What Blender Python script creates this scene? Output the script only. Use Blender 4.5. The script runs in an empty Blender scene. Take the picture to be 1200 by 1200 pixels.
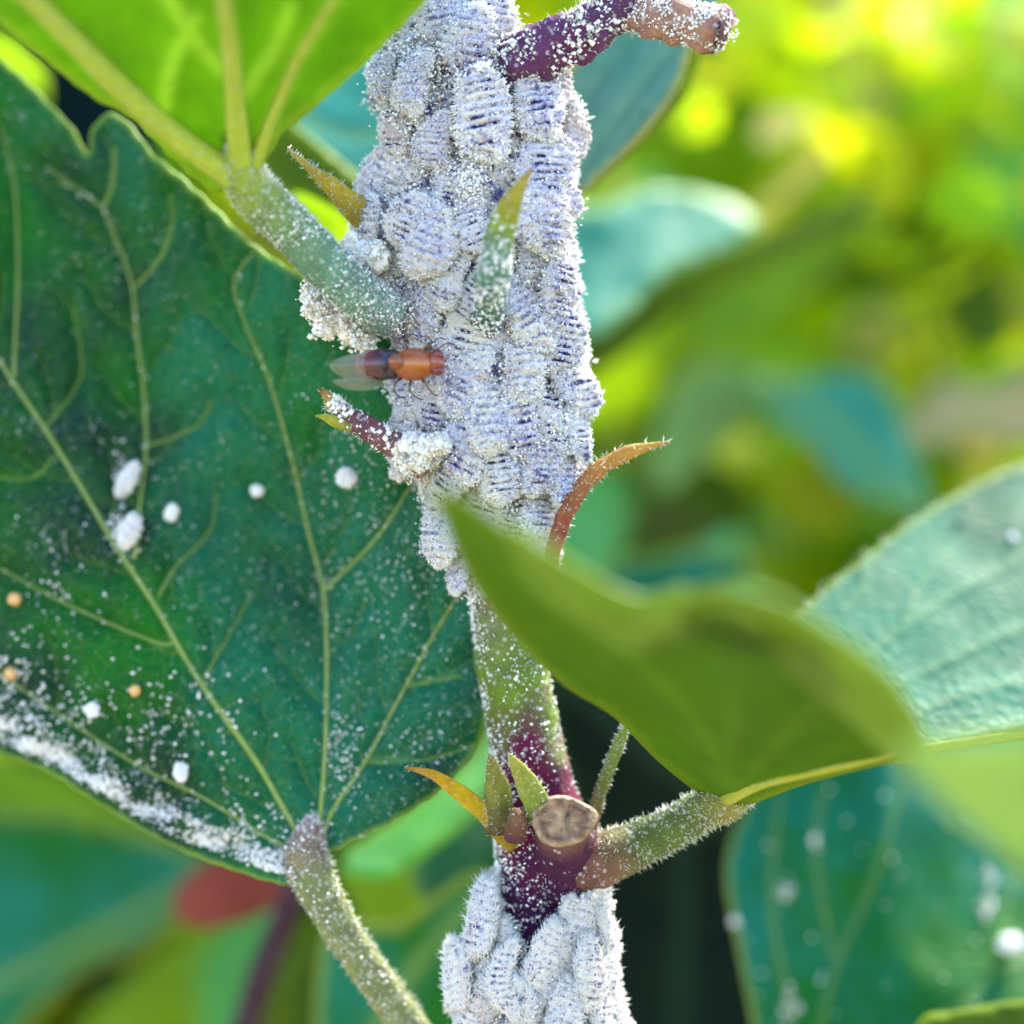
import bpy, math, random
import numpy as np
from mathutils import Vector, Matrix, noise, geometry, kdtree

random.seed(7)
rng = np.random.default_rng(7)
sc = bpy.context.scene
C = sc.collection
# ------------------------------------------------------------------ camera, light, exposure
# 1 unit = 1 cm.  The lens stands 15 cm in front of the stem (plane y = 0).
FD = 15.0
cam_d = bpy.data.cameras.new('camera')
cam = bpy.data.objects.new('camera', cam_d); C.objects.link(cam)
cam.location = (0, -FD, 0); cam.rotation_euler = (math.radians(90), 0, 0)
cam_d.sensor_width = 36; cam_d.lens = 36 * FD / 6.0
cam_d.clip_start = 0.05; cam_d.clip_end = 5000
cam_d.dof.use_dof = True
cam_d.dof.focus_distance = FD - 0.42
cam_d.dof.aperture_fstop = (cam_d.lens * 1e-3) / (2 * 0.37)
sc.camera = cam

SUN_EL, SUN_AZ = 50, 42            # the sun stands high, right of and a little behind the stem
w = bpy.data.worlds.new('World'); sc.world = w; w.use_nodes = True
nt = w.node_tree; nt.nodes.clear()
sky = nt.nodes.new('ShaderNodeTexSky'); sky.sky_type = 'NISHITA'; sky.sun_disc = False
sky.sun_elevation = math.radians(SUN_EL); sky.sun_rotation = math.radians(SUN_AZ)
sky.air_density = 1.0; sky.dust_density = 0.7; sky.ozone_density = 2.2
bg = nt.nodes.new('ShaderNodeBackground'); bg.inputs['Strength'].default_value = 0.15
wo = nt.nodes.new('ShaderNodeOutputWorld')
nt.links.new(sky.outputs[0], bg.inputs['Color']); nt.links.new(bg.outputs[0], wo.inputs['Surface'])
sd = bpy.data.lights.new('sun', 'SUN'); sd.energy = 3.2; sd.angle = math.radians(9); sd.color = (1.0, 0.93, 0.76)
sun = bpy.data.objects.new('sun', sd); C.objects.link(sun)
el, az = math.radians(SUN_EL), math.radians(SUN_AZ)
tos = Vector((math.sin(az) * math.cos(el), math.cos(az) * math.cos(el), math.sin(el)))
sun.rotation_euler = tos.to_track_quat('Z', 'Y').to_euler()
sc.view_settings.view_transform = 'Standard'; sc.view_settings.look = 'None'
sc.view_settings.exposure = 2.55; sc.view_settings.gamma = 1; sc.view_settings.use_curve_mapping = False
sc.render.engine = 'CYCLES'
sc.cycles.use_denoising = True
sc.cycles.max_bounces = 8; sc.cycles.transmission_bounces = 6; sc.cycles.transparent_max_bounces = 8
sc.cycles.caustics_reflective = False; sc.cycles.caustics_refractive = False
sc.unit_settings.scale_length = 0.01

# ------------------------------------------------------------------ helpers
def P(x, y, d=0.0):
    """photo pixel + depth behind the stem -> point in the place"""
    k = (FD + d) / FD / 200.0
    return Vector(((x - 600) * k, d, (600 - y) * k))

def Pn(xy, d):
    k = (FD + d) / FD / 200.0
    return np.stack([(xy[:, 0] - 600) * k, d, (600 - xy[:, 1]) * k], 1)

def catmull(pts, n, closed=False):
    p = np.array(pts, float); out = []
    m = len(p)
    for i in range(m if closed else m - 1):
        if closed: a, b, c, d = p[(i-1) % m], p[i], p[(i+1) % m], p[(i+2) % m]
        else: a, b, c, d = p[max(i-1, 0)], p[i], p[i+1], p[min(i+2, m-1)]
        for k in range(n):
            t = k / n
            out.append(0.5*((2*b)+(-a+c)*t+(2*a-5*b+4*c-d)*t*t+(-a+3*b-3*c+d)*t**3))
    if not closed: out.append(p[-1])
    return np.array(out)

def link(o, parent=None, local=False):
    C.objects.link(o)
    if parent is not None:
        o.parent = parent
        if parent.type == 'EMPTY' and not local: o.matrix_parent_inverse = Matrix.Translation(-parent.location)
    return o

def mesh_obj(name, V, F, mat, parent=None, smooth=True, attrs=None, col=None, local=False):
    me = bpy.data.meshes.new(name)
    V = np.asarray(V, float)
    if isinstance(F, np.ndarray) and F.ndim == 2:
        n, k = F.shape
        me.vertices.add(len(V)); me.vertices.foreach_set('co', V.ravel())
        me.loops.add(n*k); me.loops.foreach_set('vertex_index', F.astype(np.int32).ravel())
        me.polygons.add(n); me.polygons.foreach_set('loop_start', np.arange(0, n*k, k, dtype=np.int32))
        me.polygons.foreach_set('loop_total', np.full(n, k, np.int32))
        me.update(calc_edges=True); me.validate()
    else:
        me.from_pydata([tuple(v) for v in V], [], [tuple(f) for f in F])
    if smooth: me.polygons.foreach_set('use_smooth', np.ones(len(me.polygons), bool))
    for k, a in (attrs or {}).items():
        at = me.attributes.new(k, 'FLOAT', 'POINT'); at.data.foreach_set('value', np.asarray(a, np.float32))
    if col is not None:
        c = np.ones((len(V), 4), np.float32); c[:, :3] = col
        at = me.attributes.new('col', 'FLOAT_COLOR', 'POINT'); at.data.foreach_set('color', c.ravel())
    me.materials.append(mat)
    return link(bpy.data.objects.new(name, me), parent, local)

def tag(o, label=None, cat=None, group=None, kind=None):
    if label: o['label'] = label
    if cat: o['category'] = cat
    if group: o['group'] = group
    if kind: o['kind'] = kind
    return o

def thing(name, loc=(0, 0, 0)):
    o = bpy.data.objects.new(name, None); o.empty_display_size = 0.1
    o.location = loc; C.objects.link(o); return o

def fbm(p, s, o=4):
    return noise.fractal(Vector(p) * s, 1.0, 2.0, o)

def noise_arr(V, s, o=4, off=0.0):
    return np.array([noise.fractal(Vector((v[0]*s+off, v[1]*s, v[2]*s)), 1.0, 2.0, o) for v in V])

# ------------------------------------------------------------------ materials
class NT:
    def __init__(s, name):
        s.m = bpy.data.materials.new(name); s.m.use_nodes = True
        s.t = s.m.node_tree; s.t.nodes.clear()
        s.out = s.n('ShaderNodeOutputMaterial')
    def n(s, t, **kw):
        nd = s.t.nodes.new(t)
        for k, v in kw.items(): setattr(nd, k, v)
        return nd
    def l(s, a, b): s.t.links.new(a, b)
    def noise(s, scale, detail=4, rough=0.6, coord=None):
        nd = s.n('ShaderNodeTexNoise'); nd.inputs['Scale'].default_value = scale
        nd.inputs['Detail'].default_value = detail; nd.inputs['Roughness'].default_value = rough
        s.l(coord or s.co(), nd.inputs['Vector']); return nd.outputs['Fac']
    def mapped(s, sc_, rot):
        m = s.n('ShaderNodeMapping'); s.l(s.co(), m.inputs[0]); m.inputs['Scale'].default_value = sc_
        m.inputs['Rotation'].default_value = (0, rot, 0); return m.outputs[0]
    def voro(s, scale, feature='F1', coord=None):
        nd = s.n('ShaderNodeTexVoronoi', feature=feature); nd.inputs['Scale'].default_value = scale
        s.l(coord or s.co(), nd.inputs['Vector']); return nd.outputs['Distance']
    def co(s):
        if not hasattr(s, '_co'): s._co = s.n('ShaderNodeTexCoord').outputs['Object']
        return s._co
    def rng(s, v, a, b, c=0.0, d=1.0):
        nd = s.n('ShaderNodeMapRange'); s.l(v, nd.inputs['Value'])
        for i, x in zip((1, 2, 3, 4), (a, b, c, d)): nd.inputs[i].default_value = x
        return nd.outputs[0]
    def math(s, op, a, b=0.0):
        nd = s.n('ShaderNodeMath', operation=op)
        for i, x in enumerate((a, b)):
            if hasattr(x, 'is_output'): s.l(x, nd.inputs[i])
            else: nd.inputs[i].default_value = x
        return nd.outputs[0]
    def mix(s, f, a, b, mode='MIX'):
        nd = s.n('ShaderNodeMix', data_type='RGBA', blend_type=mode)
        for i, x in ((0, f), (6, a), (7, b)):
            if hasattr(x, 'is_output'): s.l(x, nd.inputs[i])
            elif i: nd.inputs[i].default_value = (*x, 1)
            else: nd.inputs[i].default_value = x
        return nd.outputs[2]
    def attr(s, name, kind='Fac'):
        nd = s.n('ShaderNodeAttribute', attribute_name=name); return nd.outputs[kind]
    def bump(s, h, strength, dist):
        nd = s.n('ShaderNodeBump'); nd.inputs['Strength'].default_value = strength
        nd.inputs['Distance'].default_value = dist; s.l(h, nd.inputs['Height']); return nd.outputs[0]
    def princ(s, col, rough=0.5, spec=0.5, normal=None, **kw):
        nd = s.n('ShaderNodeBsdfPrincipled')
        for k, x in (('Base Color', col), ('Roughness', rough), ('Specular IOR Level', spec), *kw.items()):
            if hasattr(x, 'is_output'): s.l(x, nd.inputs[k])
            elif isinstance(x, tuple): nd.inputs[k].default_value = x if k == 'Subsurface Radius' else (*x, 1)
            else: nd.inputs[k].default_value = x
        if normal is not None: s.l(normal, nd.inputs['Normal'])
        return nd.outputs[0]
    def translucent(s, col, normal=None):
        nd = s.n('ShaderNodeBsdfTranslucent')
        if hasattr(col, 'is_output'): s.l(col, nd.inputs[0])
        else: nd.inputs[0].default_value = (*col, 1)
        return nd.outputs[0]
    def mixsh(s, f, a, b):
        nd = s.n('ShaderNodeMixShader')
        if hasattr(f, 'is_output'): s.l(f, nd.inputs[0])
        else: nd.inputs[0].default_value = f
        s.l(a, nd.inputs[1]); s.l(b, nd.inputs[2]); return nd.outputs[0]
    def done(s, sh): s.l(sh, s.out.inputs['Surface']); return s.m

def leaf_mat(name, a, b, trans, amt, rough=0.42, spec=0.5, vein=(0.16, 0.26, 0.03), edge=(0.2, 0.32, 0.04),
             powder=0.0, bump=0.5, vstr=0.8, estr=0.8, fine=5.0, coat=0.0, painted_sheen=None, netstr=0.12):
    s = NT(name)
    c = s.mix(s.rng(s.noise(0.9, 3), 0.38, 0.62), a, b)
    if painted_sheen:                                                          # teal sky sheen painted into the colour as broad soft patches
        c = s.mix(s.rng(s.noise(0.75, 4, 0.55, s.mapped((0.9, 1, 0.45), -0.5)), 0.52, 0.66, 0, 0.85), c, painted_sheen)
    c = s.mix(s.rng(s.noise(fine*2.2, 5, 0.7), 0.3, 0.75, 0, 0.55), c, tuple(x*0.45 for x in a))
    wv = s.n('ShaderNodeVectorMath', operation='ADD'); s.l(s.co(), wv.inputs[0]); nz_ = s.n('ShaderNodeTexNoise'); nz_.inputs['Scale'].default_value = fine*1.5; s.l(s.co(), nz_.inputs['Vector'])
    wm_ = s.n('ShaderNodeVectorMath', operation='SCALE'); s.l(nz_.outputs['Color'], wm_.inputs[0]); wm_.inputs['Scale'].default_value = 0.5/fine; s.l(wm_.outputs[0], wv.inputs[1])
    cell = s.voro(fine*2.4, 'DISTANCE_TO_EDGE', wv.outputs[0])                      # net of the finest veins
    net = s.rng(cell, 0.0, 0.07, 1, 0)
    c = s.mix(s.math('MULTIPLY', net, netstr), c, vein)
    cell2 = s.voro(fine*6.5, 'DISTANCE_TO_EDGE')
    c = s.mix(s.math('MULTIPLY', s.rng(cell2, 0.0, 0.12, 1, 0), netstr*0.6), c, vein)
    vn = s.attr('vein'); ed = s.attr('edge')
    c = s.mix(s.math('MULTIPLY', vn, vstr), c, vein)
    c = s.mix(s.math('MULTIPLY', ed, estr), c, edge)
    if powder:
        pw = s.math('MULTIPLY', s.rng(s.noise(26, 3, 0.7), 0.60, 0.70), s.rng(s.noise(1.6, 3), 0.42, 0.62, 0.1, 1))
        c = s.mix(s.math('MULTIPLY', pw, powder), c, (0.55, 0.62, 0.62))
    h = s.math('ADD', s.math('MULTIPLY', s.rng(cell, 0, 0.25), 0.5), s.math('MULTIPLY', s.noise(fine*4, 5, 0.7), 0.55))
    nm = s.bump(h, bump, 0.03)
    rr = s.rng(s.noise(3.0, 5), 0.3, 0.7, rough-0.08, rough+0.14)
    sh = s.princ(c, rr, spec, nm, **({'Coat Weight': coat, 'Coat Roughness': 0.3} if coat else {}))
    tc = s.mix(s.math('MULTIPLY', vn, 0.6), trans, tuple(min(1, x*1.3) for x in trans))
    tc = s.mix(s.rng(s.noise(fine*1.5, 4), 0.35, 0.7, 0, 0.45), tc, tuple(x*0.55 for x in trans))
    return s.done(s.mixsh(amt, sh, s.translucent(tc)))

def col_mat(name, rough=0.6, spec=0.3, trans=0.0, nscale=14, bump=0.6, dist=0.02, speck=0.0, var=0.5):
    s = NT(name); c0 = s.attr('col', 'Color')
    c = s.mix(s.rng(s.noise(nscale, 5, 0.7), 0.35, 0.7, 0, var), c0, (0.02, 0.012, 0.02), 'MIX')
    if speck:
        sp = s.rng(s.voro(nscale*1.6), 0.18, 0.3, speck, 0)
        c = s.mix(sp, c, (0.62, 0.6, 0.62))
    nm = s.bump(s.noise(nscale*1.5, 5, 0.7), bump, dist)
    sh = s.princ(c, rough, spec, nm)
    if trans: sh = s.mixsh(trans, sh, s.translucent(c0))
    return s.done(sh)

def bug_mat(pale=False):
    s = NT('pale_mealybug_wax' if pale else 'mealybug_wax')
    oi = s.n('ShaderNodeObjectInfo').outputs['Random']
    g = s.n('ShaderNodeTexCoord').outputs['Object']
    wp = s.n('ShaderNodeNewGeometry').outputs['Position']
    white = s.mix(s.rng(s.noise(3.5, 4, 0.6, wp), 0.4, 0.62), (0.88, 0.82, 0.72), (0.74, 0.72, 0.80))
    if pale: white = s.mix(0.6, white, (0.90, 0.82, 0.70))
    white = s.mix(s.rng(s.noise(2.6, 4, 0.7, wp), 0.56, 0.68, 0, .6), white, (0.72, 0.50, 0.40))
    body = s.mix(oi, (0.13, 0.13, 0.42), (0.26, 0.17, 0.36))
    thin = s.math('MULTIPLY', s.rng(s.noise(13, 5, 0.8, g), 0.47, 0.62, 0, 0.95), s.rng(s.noise(3.0, 4, 0.6, wp), 0.4, 0.6, 0.15, 1))        # wax worn thin: the violet body shows
    if pale: thin = s.math('MULTIPLY', thin, 0.35)
    c = s.mix(thin, white, body)
    mk = s.math('MULTIPLY', s.math('MULTIPLY', s.attr('mark'), s.rng(s.math('FRACT', s.math('MULTIPLY', oi, 7.31)), 0.1, 0.7, 0.55, 1.3)), s.rng(s.noise(22, 3, 0.6, g), 0.36, 0.52, 0.15, 1))
    c = s.mix(s.rng(s.noise(4.2, 5, 0.75, wp), 0.59, 0.66, 0, 0.85), c, (0.07, 0.035, 0.17))     # rubbed patches of dark body
    c = s.mix(mk, c, (0.012, 0.014, 0.11))
    sp = s.rng(s.noise(45, 3, 0.6, wp), 0.57, 0.65, 0, 0.85)
    c = s.mix(sp, c, (0.08, 0.08, 0.34))
    nm = s.bump(s.noise(34, 5, 0.75, g), 0.9, 0.03)
    return s.done(s.princ(c, 0.9, 0.15, nm, **{'Subsurface Weight': 0.15, 'Subsurface Radius': (0.04, 0.03, 0.03), 'Subsurface Scale': 1.0}))

def crust_mat():
    s = NT('wax_crust')
    c = s.mix(s.rng(s.noise(2.2, 4), 0.42, 0.6), (0.82, 0.80, 0.76), (0.62, 0.66, 0.78))
    c = s.mix(s.rng(s.noise(12, 5, 0.75), 0.46, 0.58, 0, 0.95), c, (0.07, 0.045, 0.20))
    c = s.mix(s.rng(s.noise(3.1, 3, 0.6), 0.62, 0.72, 0, 0.7), c, (0.60, 0.32, 0.24))
    c = s.mix(s.rng(s.noise(40, 3, 0.6), 0.60, 0.68, 0, 0.9), c, (0.05, 0.05, 0.24))
    nm = s.bump(s.noise(26, 6, 0.8), 1.0, 0.05)
    return s.done(s.princ(c, 0.9, 0.1, nm))

def plain(name, c, rough=0.8, c2=None, scale=6, trans=0.0, spec=0.2):
    s = NT(name)
    cc = s.mix(s.rng(s.noise(scale, 4), 0.35, 0.65), c, c2 or tuple(x*0.7 for x in c))
    sh = s.princ(cc, rough, spec, s.bump(s.noise(scale*4, 4), 0.5, 0.02))
    if trans: sh = s.mixsh(trans, sh, s.translucent(cc))
    return s.done(sh)

def mass_mat(name, amt):
    s = NT(name); c = s.attr('col', 'Color')
    t = s.mix(1.0, c, (3.2, 2.7, 1.0), 'MULTIPLY')
    return s.done(s.mixsh(amt, s.princ(c, 0.55, 0.2), s.translucent(t)))

M_bug = bug_mat(); M_bug2 = bug_mat(True); M_crust = crust_mat()
M_wax = plain('white_wax', (0.86, 0.82, 0.75), 0.95, (0.78, 0.77, 0.78), 9)
M_cream = plain('cream_wax', (0.74, 0.66, 0.55), 0.95, (0.70, 0.70, 0.68), 7)
M_hair = plain('pale_hair', (0.62, 0.62, 0.56), 0.7, (0.50, 0.54, 0.46), 5, 0.2)
M_stem = col_mat('stem_skin', 0.6, 0.14, 0, 12, 1.0, 0.04, 0.4, 0.5)
M_stip = col_mat('stipule_skin', 0.6, 0.15, 0.4, 16, 1.0, 0.03, 0.3, 0.45)
M_cut = col_mat('cut_wood', 0.8, 0.15, 0, 9, 0.9, 0.04, 0.0, 0.35)
M_fly = col_mat('fly_skin', 0.2, 0.6, 0.0, 20, 0.25, 0.01, 0, 0.15)
M_soil = plain('dry_soil', (0.30, 0.25, 0.17), 0.95, (0.20, 0.18, 0.10), 0.05)

# ------------------------------------------------------------------ shape builders
def dist_polys(XY, polys):
    best = np.full(len(XY), 1e9)
    for pl in polys:
        p = np.asarray(pl, float)
        for a, b in zip(p[:-1], p[1:]):
            ab = b[:2]-a[:2]; L = (ab**2).sum() + 1e-9
            t = np.clip(((XY-a[:2])@ab)/L, 0, 1)
            best = np.minimum(best, np.hypot(*(XY-a[:2]-t[:, None]*ab).T))
    return best

def inside(XY, poly):
    x, y = XY[:, 0], XY[:, 1]; r = np.zeros(len(XY), bool)
    j = len(poly)-1
    for i in range(len(poly)):
        xi, yi = poly[i]; xj, yj = poly[j]
        if yi != yj:
            c = ((yi > y) != (yj > y)) & (x < (xj-xi)*(y-yi)/(yj-yi)+xi)
            r ^= c
        j = i
    return r

def blade(name, outline, depth, mat, parent, veins=(), step=8.0, teeth=0.0, tper=26, vdepth=0.03, vwid=5.0,
          ew=7.0, thick=0.025, ripple=0.05, rs=1.2, smooth_n=8, quilt=0.0, seed=0, nmain=None):
    """a leaf blade: a curved sheet with its own thickness, its outline and relief in real size"""
    ol = catmull(outline, smooth_n, True)
    if teeth:
        nx = np.roll(ol, -1, 0)-np.roll(ol, 1, 0); nn = np.stack([nx[:, 1], -nx[:, 0]], 1)
        nn /= np.linalg.norm(nn, axis=1)[:, None]+1e-9
        s = np.cumsum(np.hypot(*(ol-np.roll(ol, 1, 0)).T))
        ol = ol+nn*(teeth*np.abs(np.sin(s/tper*math.pi))*(1+0.5*np.sin(s*0.013+seed)))[:, None]
    x0, y0 = ol.min(0); x1, y1 = ol.max(0)
    gx, gy = np.meshgrid(np.arange(x0, x1, step), np.arange(y0, y1, step*0.866))
    gx = gx+(np.arange(gx.shape[0])[:, None] % 2)*step/2
    XY = np.stack([gx.ravel(), gy.ravel()], 1)
    XY = XY+rng.uniform(-step*.15, step*.15, XY.shape)
    ring = np.vstack([ol, ol[:1]])
    XY = XY[inside(XY, ol)]
    XY = XY[dist_polys(XY, [ring]) > step*0.55]
    pts = np.vstack([ol, XY]); n = len(ol)
    vs, _, fs, *_ = geometry.delaunay_2d_cdt([Vector(p) for p in pts], [(i, (i+1) % n) for i in range(n)], [], 1, 1e-4)
    XY = np.array([tuple(v) for v in vs])
    de = dist_polys(XY, [ring]); vp = [catmull(v, 5) for v in veins]
    dv = dist_polys(XY, vp[:nmain]) if vp else np.full(len(XY), 1e3)
    dq = dv
    if nmain: dq = dist_polys(XY, vp[nmain:]); dv2 = np.minimum(dv, 1.0+dq*1.5); dq = np.minimum(dv, dq)
    else: dv2 = dv
    d = np.array([depth(x, y) for x, y in XY], float)
    nz = np.array([noise.noise(Vector((x/200*rs, y/200*rs, seed*3.1))) for x, y in XY])
    nz2 = np.array([noise.noise(Vector((x/200*rs*3.5, y/200*rs*3.5, seed*3.1+9))) for x, y in XY])
    d = d+ripple*nz+ripple*0.25*nz2+vdepth*np.exp(-(dv/(vwid*1.8))**2)
    if quilt: d = d-quilt*np.clip(dq/(28 if nmain else 45), 0, 1)**0.7
    V = Pn(XY, d)
    F = np.array([f[::-1] if True else f for f in fs if len(f) == 3], int)
    o = mesh_obj(name, V, F, mat, parent, attrs={'vein': np.exp(-(dv2/vwid)**2), 'edge': np.clip(1-de/ew, 0, 1)**0.8})
    if thick:
        md = o.modifiers.new('thickness', 'SOLIDIFY'); md.thickness = thick; md.offset = 0
    kd = kdtree.KDTree(len(XY))
    for i, (x, y) in enumerate(XY): kd.insert((x, y, 0), i)
    kd.balance()
    def look(x, y):
        f = kd.find_n((x, y, 0), 3); ws = [1/(q[2]+.5) for q in f]
        return sum(w_*d[q[1]] for w_, q in zip(ws, f))/sum(ws)
    return o, look, vp

def tube(name, pts, rad, mat, parent=None, ns=14, sub=6, bump=0.06, cols=None, flat=1.0, bs=3.0, tip=True, seed=0):
    """pts: (px, py, depth); rad in photo pixels at the stem's distance"""
    W = np.array([tuple(P(*p)) for p in pts]); A = catmull(np.column_stack([W, np.array(rad)/200.0]), sub)
    c, r = A[:, :3], np.maximum(A[:, 3], 0.002)
    n = len(c); T = np.gradient(c, axis=0); T /= np.linalg.norm(T, axis=1)[:, None]
    ref = np.array([0, 1.0, 0]) if abs(T[0][1]) < 0.9 else np.array([1.0, 0, 0])
    V = []; al = []
    for i in range(n):
        u = ref-T[i]*(ref@T[i]); u /= np.linalg.norm(u); ref = u
        v = np.cross(T[i], u)
        for k in range(ns):
            a = 2*math.pi*k/ns
            q = (u*math.cos(a)*flat+v*math.sin(a))
            p = c[i]+q*r[i]
            if bump: p = p+q*r[i]*bump*2*noise.fractal(Vector(p)*bs+Vector((seed, 0, 0)), 1, 2, 3)
            V.append(p)
    F = [(i*ns+k, i*ns+(k+1) % ns, (i+1)*ns+(k+1) % ns, (i+1)*ns+k) for i in range(n-1) for k in range(ns)]
    V.append(c[0]-T[0]*r[0]*0.3); V.append(c[-1]+T[-1]*r[-1]*0.4)
    b, e = len(V)-2, len(V)-1
    F += [(b, (k+1) % ns, k) for k in range(ns)]+[(e, (n-1)*ns+k, (n-1)*ns+(k+1) % ns) for k in range(ns)]
    V = np.array(V)
    if cols is None: cols = [(0, (0.2, 0.3, 0.05))]
    ts = np.append(np.repeat(np.linspace(0, 1, n), ns), [0, 1.0])
    if len(cols) > 1:
        ts2 = np.clip(ts+0.06*noise_arr(V, 5, 3), 0, 1)
    else: ts2 = ts
    K = np.array([c_[0] for c_ in cols]); CC = np.array([c_[1] for c_ in cols])
    col = np.stack([np.interp(ts2, K, CC[:, j]) for j in range(3)], 1)
    o = mesh_obj(name, V, F, mat, parent, col=col)
    return o, c, r

def spikes(base, direc, length, width):
    """thin three-sided tapering hairs"""
    n = len(base); d = direc/(np.linalg.norm(direc, axis=1)[:, None]+1e-9)
    h = rng.normal(size=(n, 3)); u = np.cross(d, h); u /= np.linalg.norm(u, axis=1)[:, None]+1e-9
    v = np.cross(d, u); V = np.zeros((n, 4, 3))
    for k in range(3):
        a = 2*math.pi*k/3
        V[:, k] = base+(u*math.cos(a)+v*math.sin(a))*np.reshape(width, (-1, 1))
    V[:, 3] = base+d*np.reshape(length, (-1, 1))
    i = np.arange(n)[:, None, None]*4
    F = (np.array([[0, 1, 3], [1, 2, 3], [2, 0, 3]])[None]+i).reshape(-1, 3)
    return V.reshape(-1, 3), F

def grains(cen, size):
    """little irregular six-cornered crumbs"""
    n = len(cen); o = np.array([[1, 0, 0], [-1, 0, 0], [0, 1, 0], [0, -1, 0], [0, 0, 1], [0, 0, -1]], float)
    V = cen[:, None]+(o[None]*rng.uniform(0.6, 1.3, (n, 6, 1))+rng.uniform(-.25, .25, (n, 6, 3)))*np.reshape(size, (-1, 1, 1))
    f = np.array([[0, 2, 4], [2, 1, 4], [1, 3, 4], [3, 0, 4], [2, 0, 5], [1, 2, 5], [3, 1, 5], [0, 3, 5]])
    return V.reshape(-1, 3), (f[None]+np.arange(n)[:, None, None]*6).reshape(-1, 3)

def hairs_on(c, r, n, ln, wd, name, parent, mat=None, dir_bias=0.25, kind='stuff'):
    i = rng.integers(0, len(c)-1, n); t = rng.random(n)[:, None]
    p = c[i]*(1-t)+c[i+1]*t; rr = (r[i]*(1-t[:, 0])+r[i+1]*t[:, 0])
    T = c[i+1]-c[i]; T /= np.linalg.norm(T, axis=1)[:, None]
    h = rng.normal(size=(n, 3)); q = h-T*(h*T).sum(1)[:, None]; q /= np.linalg.norm(q, axis=1)[:, None]
    V, F = spikes(p+q*rr[:, None]*0.97, q+rng.normal(size=(n, 3))*0.5+T*dir_bias, ln*rng.uniform(.4, 1.4, n), wd*rng.uniform(.7, 1.3, n))
    o = mesh_obj(name, V, F, mat or M_hair, parent, smooth=False); o['kind'] = kind
    return o

def lump(name, px, py, d, size, mat, parent=None, sq=(1, 1, 1), rot=0, seed=0, rough=0.35, sub=3):
    import bmesh
    bm = bmesh.new(); bmesh.ops.create_icosphere(bm, subdivisions=sub, radius=1)
    R = Matrix.Rotation(rot, 3, 'Y')
    for v in bm.verts:
        k = 1+rough*noise.fractal(v.co*1.6+Vector((seed, 0, 0)), 1, 2, 4)
        v.co = R @ Vector((v.co.x*sq[0], v.co.y*sq[1], v.co.z*sq[2]))*k*size/200
    me = bpy.data.meshes.new(name); bm.to_mesh(me); bm.free(); me.materials.append(mat)
    me.polygons.foreach_set('use_smooth', np.ones(len(me.polygons), bool))
    o = link(bpy.data.objects.new(name, me), parent); o.location = P(px, py, d); return o

# ------------------------------------------------------------------ the ground and the garden behind
gs = 4000
mesh_obj('ground', [(-gs, -gs, -90), (gs, -gs, -90), (gs, gs, -90), (-gs, gs, -90)], [(0, 1, 2, 3)], M_soil, smooth=False)['kind'] = 'structure'

def leaf_cloud(name, label, n, box, size, palette, amt, seed, dens=None):
    r = np.random.default_rng(seed); V = []; F = []; col = []
    t = np.array([[0, 0], [.18, .32], [.45, .46], [.75, .27], [1, 0], [.75, -.27], [.45, -.46], [.18, -.32]])
    k = 0
    for _ in range(n):
        d = r.uniform(*box[2]); x = r.uniform(*box[0]); y = r.uniform(*box[1])
        if dens is not None and r.random() > dens(x, y): continue
        c = np.array(P(x, y, d)); s = r.uniform(*size)*(15+d)/15
        a = r.normal(size=3); a[2] -= 0.4; a /= np.linalg.norm(a)
        b = np.cross(a, r.normal(size=3)+np.array([0, 0, 1.2])); b /= np.linalg.norm(b); nn = np.cross(a, b)
        pc = palette(x, y, r)*r.uniform(.75, 1.25)
        pts = [c+a*(u-.5)*s+b*v*s+nn*(-(u-.5)**2*.35+abs(v)*.25)*s for u, v in t]
        pts.append(c-nn*0.02*s)
        V += pts; F += [(k+8, k+i, k+(i+1) % 8) for i in range(8)]; col += [pc]*9; k += 9
    o = mesh_obj(name, np.array(V), np.array(F), mass_mat(name+'_leaves', amt), col=np.array(col))
    return tag(o, label, kind='stuff')

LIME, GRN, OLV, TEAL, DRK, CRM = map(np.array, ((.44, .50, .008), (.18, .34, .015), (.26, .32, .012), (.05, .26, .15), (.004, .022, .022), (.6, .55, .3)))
def pal_right(x, y, r):
    u = r.random()
    if y < 420: return LIME if u < .62 else GRN if u < .85 else OLV if u < .95 else CRM
    return GRN if u < .4 else OLV if u < .65 else TEAL if u < .85 else LIME if u < .95 else CRM
def pal_near(x, y, r):
    u = r.random()
    return LIME*np.array([.55, .72, .8]) if u < .46 else OLV*.75 if u < .64 else GRN*.8 if u < .82 else TEAL if u < .88 else CRM*.8
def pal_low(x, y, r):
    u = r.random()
    if x > 520: return DRK  # deep shade low behind the stem, painted as near-black leaf colour
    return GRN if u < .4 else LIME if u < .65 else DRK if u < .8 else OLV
leaf_cloud('far_foliage', 'blurred sunlit yellow green foliage far behind the stem', 2100, ((250, 1700), (-500, 1000), (11, 30)), (.6, 1.5), pal_right, .62, 3)
leaf_cloud('small_foliage', 'small blurred yellow green leaves right of the stem', 520, ((690, 1600), (-200, 700), (6.5, 11)), (.25, .75), pal_near, .5, 8, lambda x, y: .35+.65*(noise.noise(Vector((x/170, y/170, 5.0))) > .0))
leaf_cloud('shade_tinted_foliage', 'blurred darker foliage low behind the stem', 1300, ((-500, 1500), (800, 1700), (9, 18)), (.7, 1.7), pal_low, .4, 4)
leaf_cloud('left_foliage', 'blurred foliage behind the large left leaf', 600, ((-600, 520), (-400, 900), (12, 22)), (.9, 2.0), pal_low, .45, 5)

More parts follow.
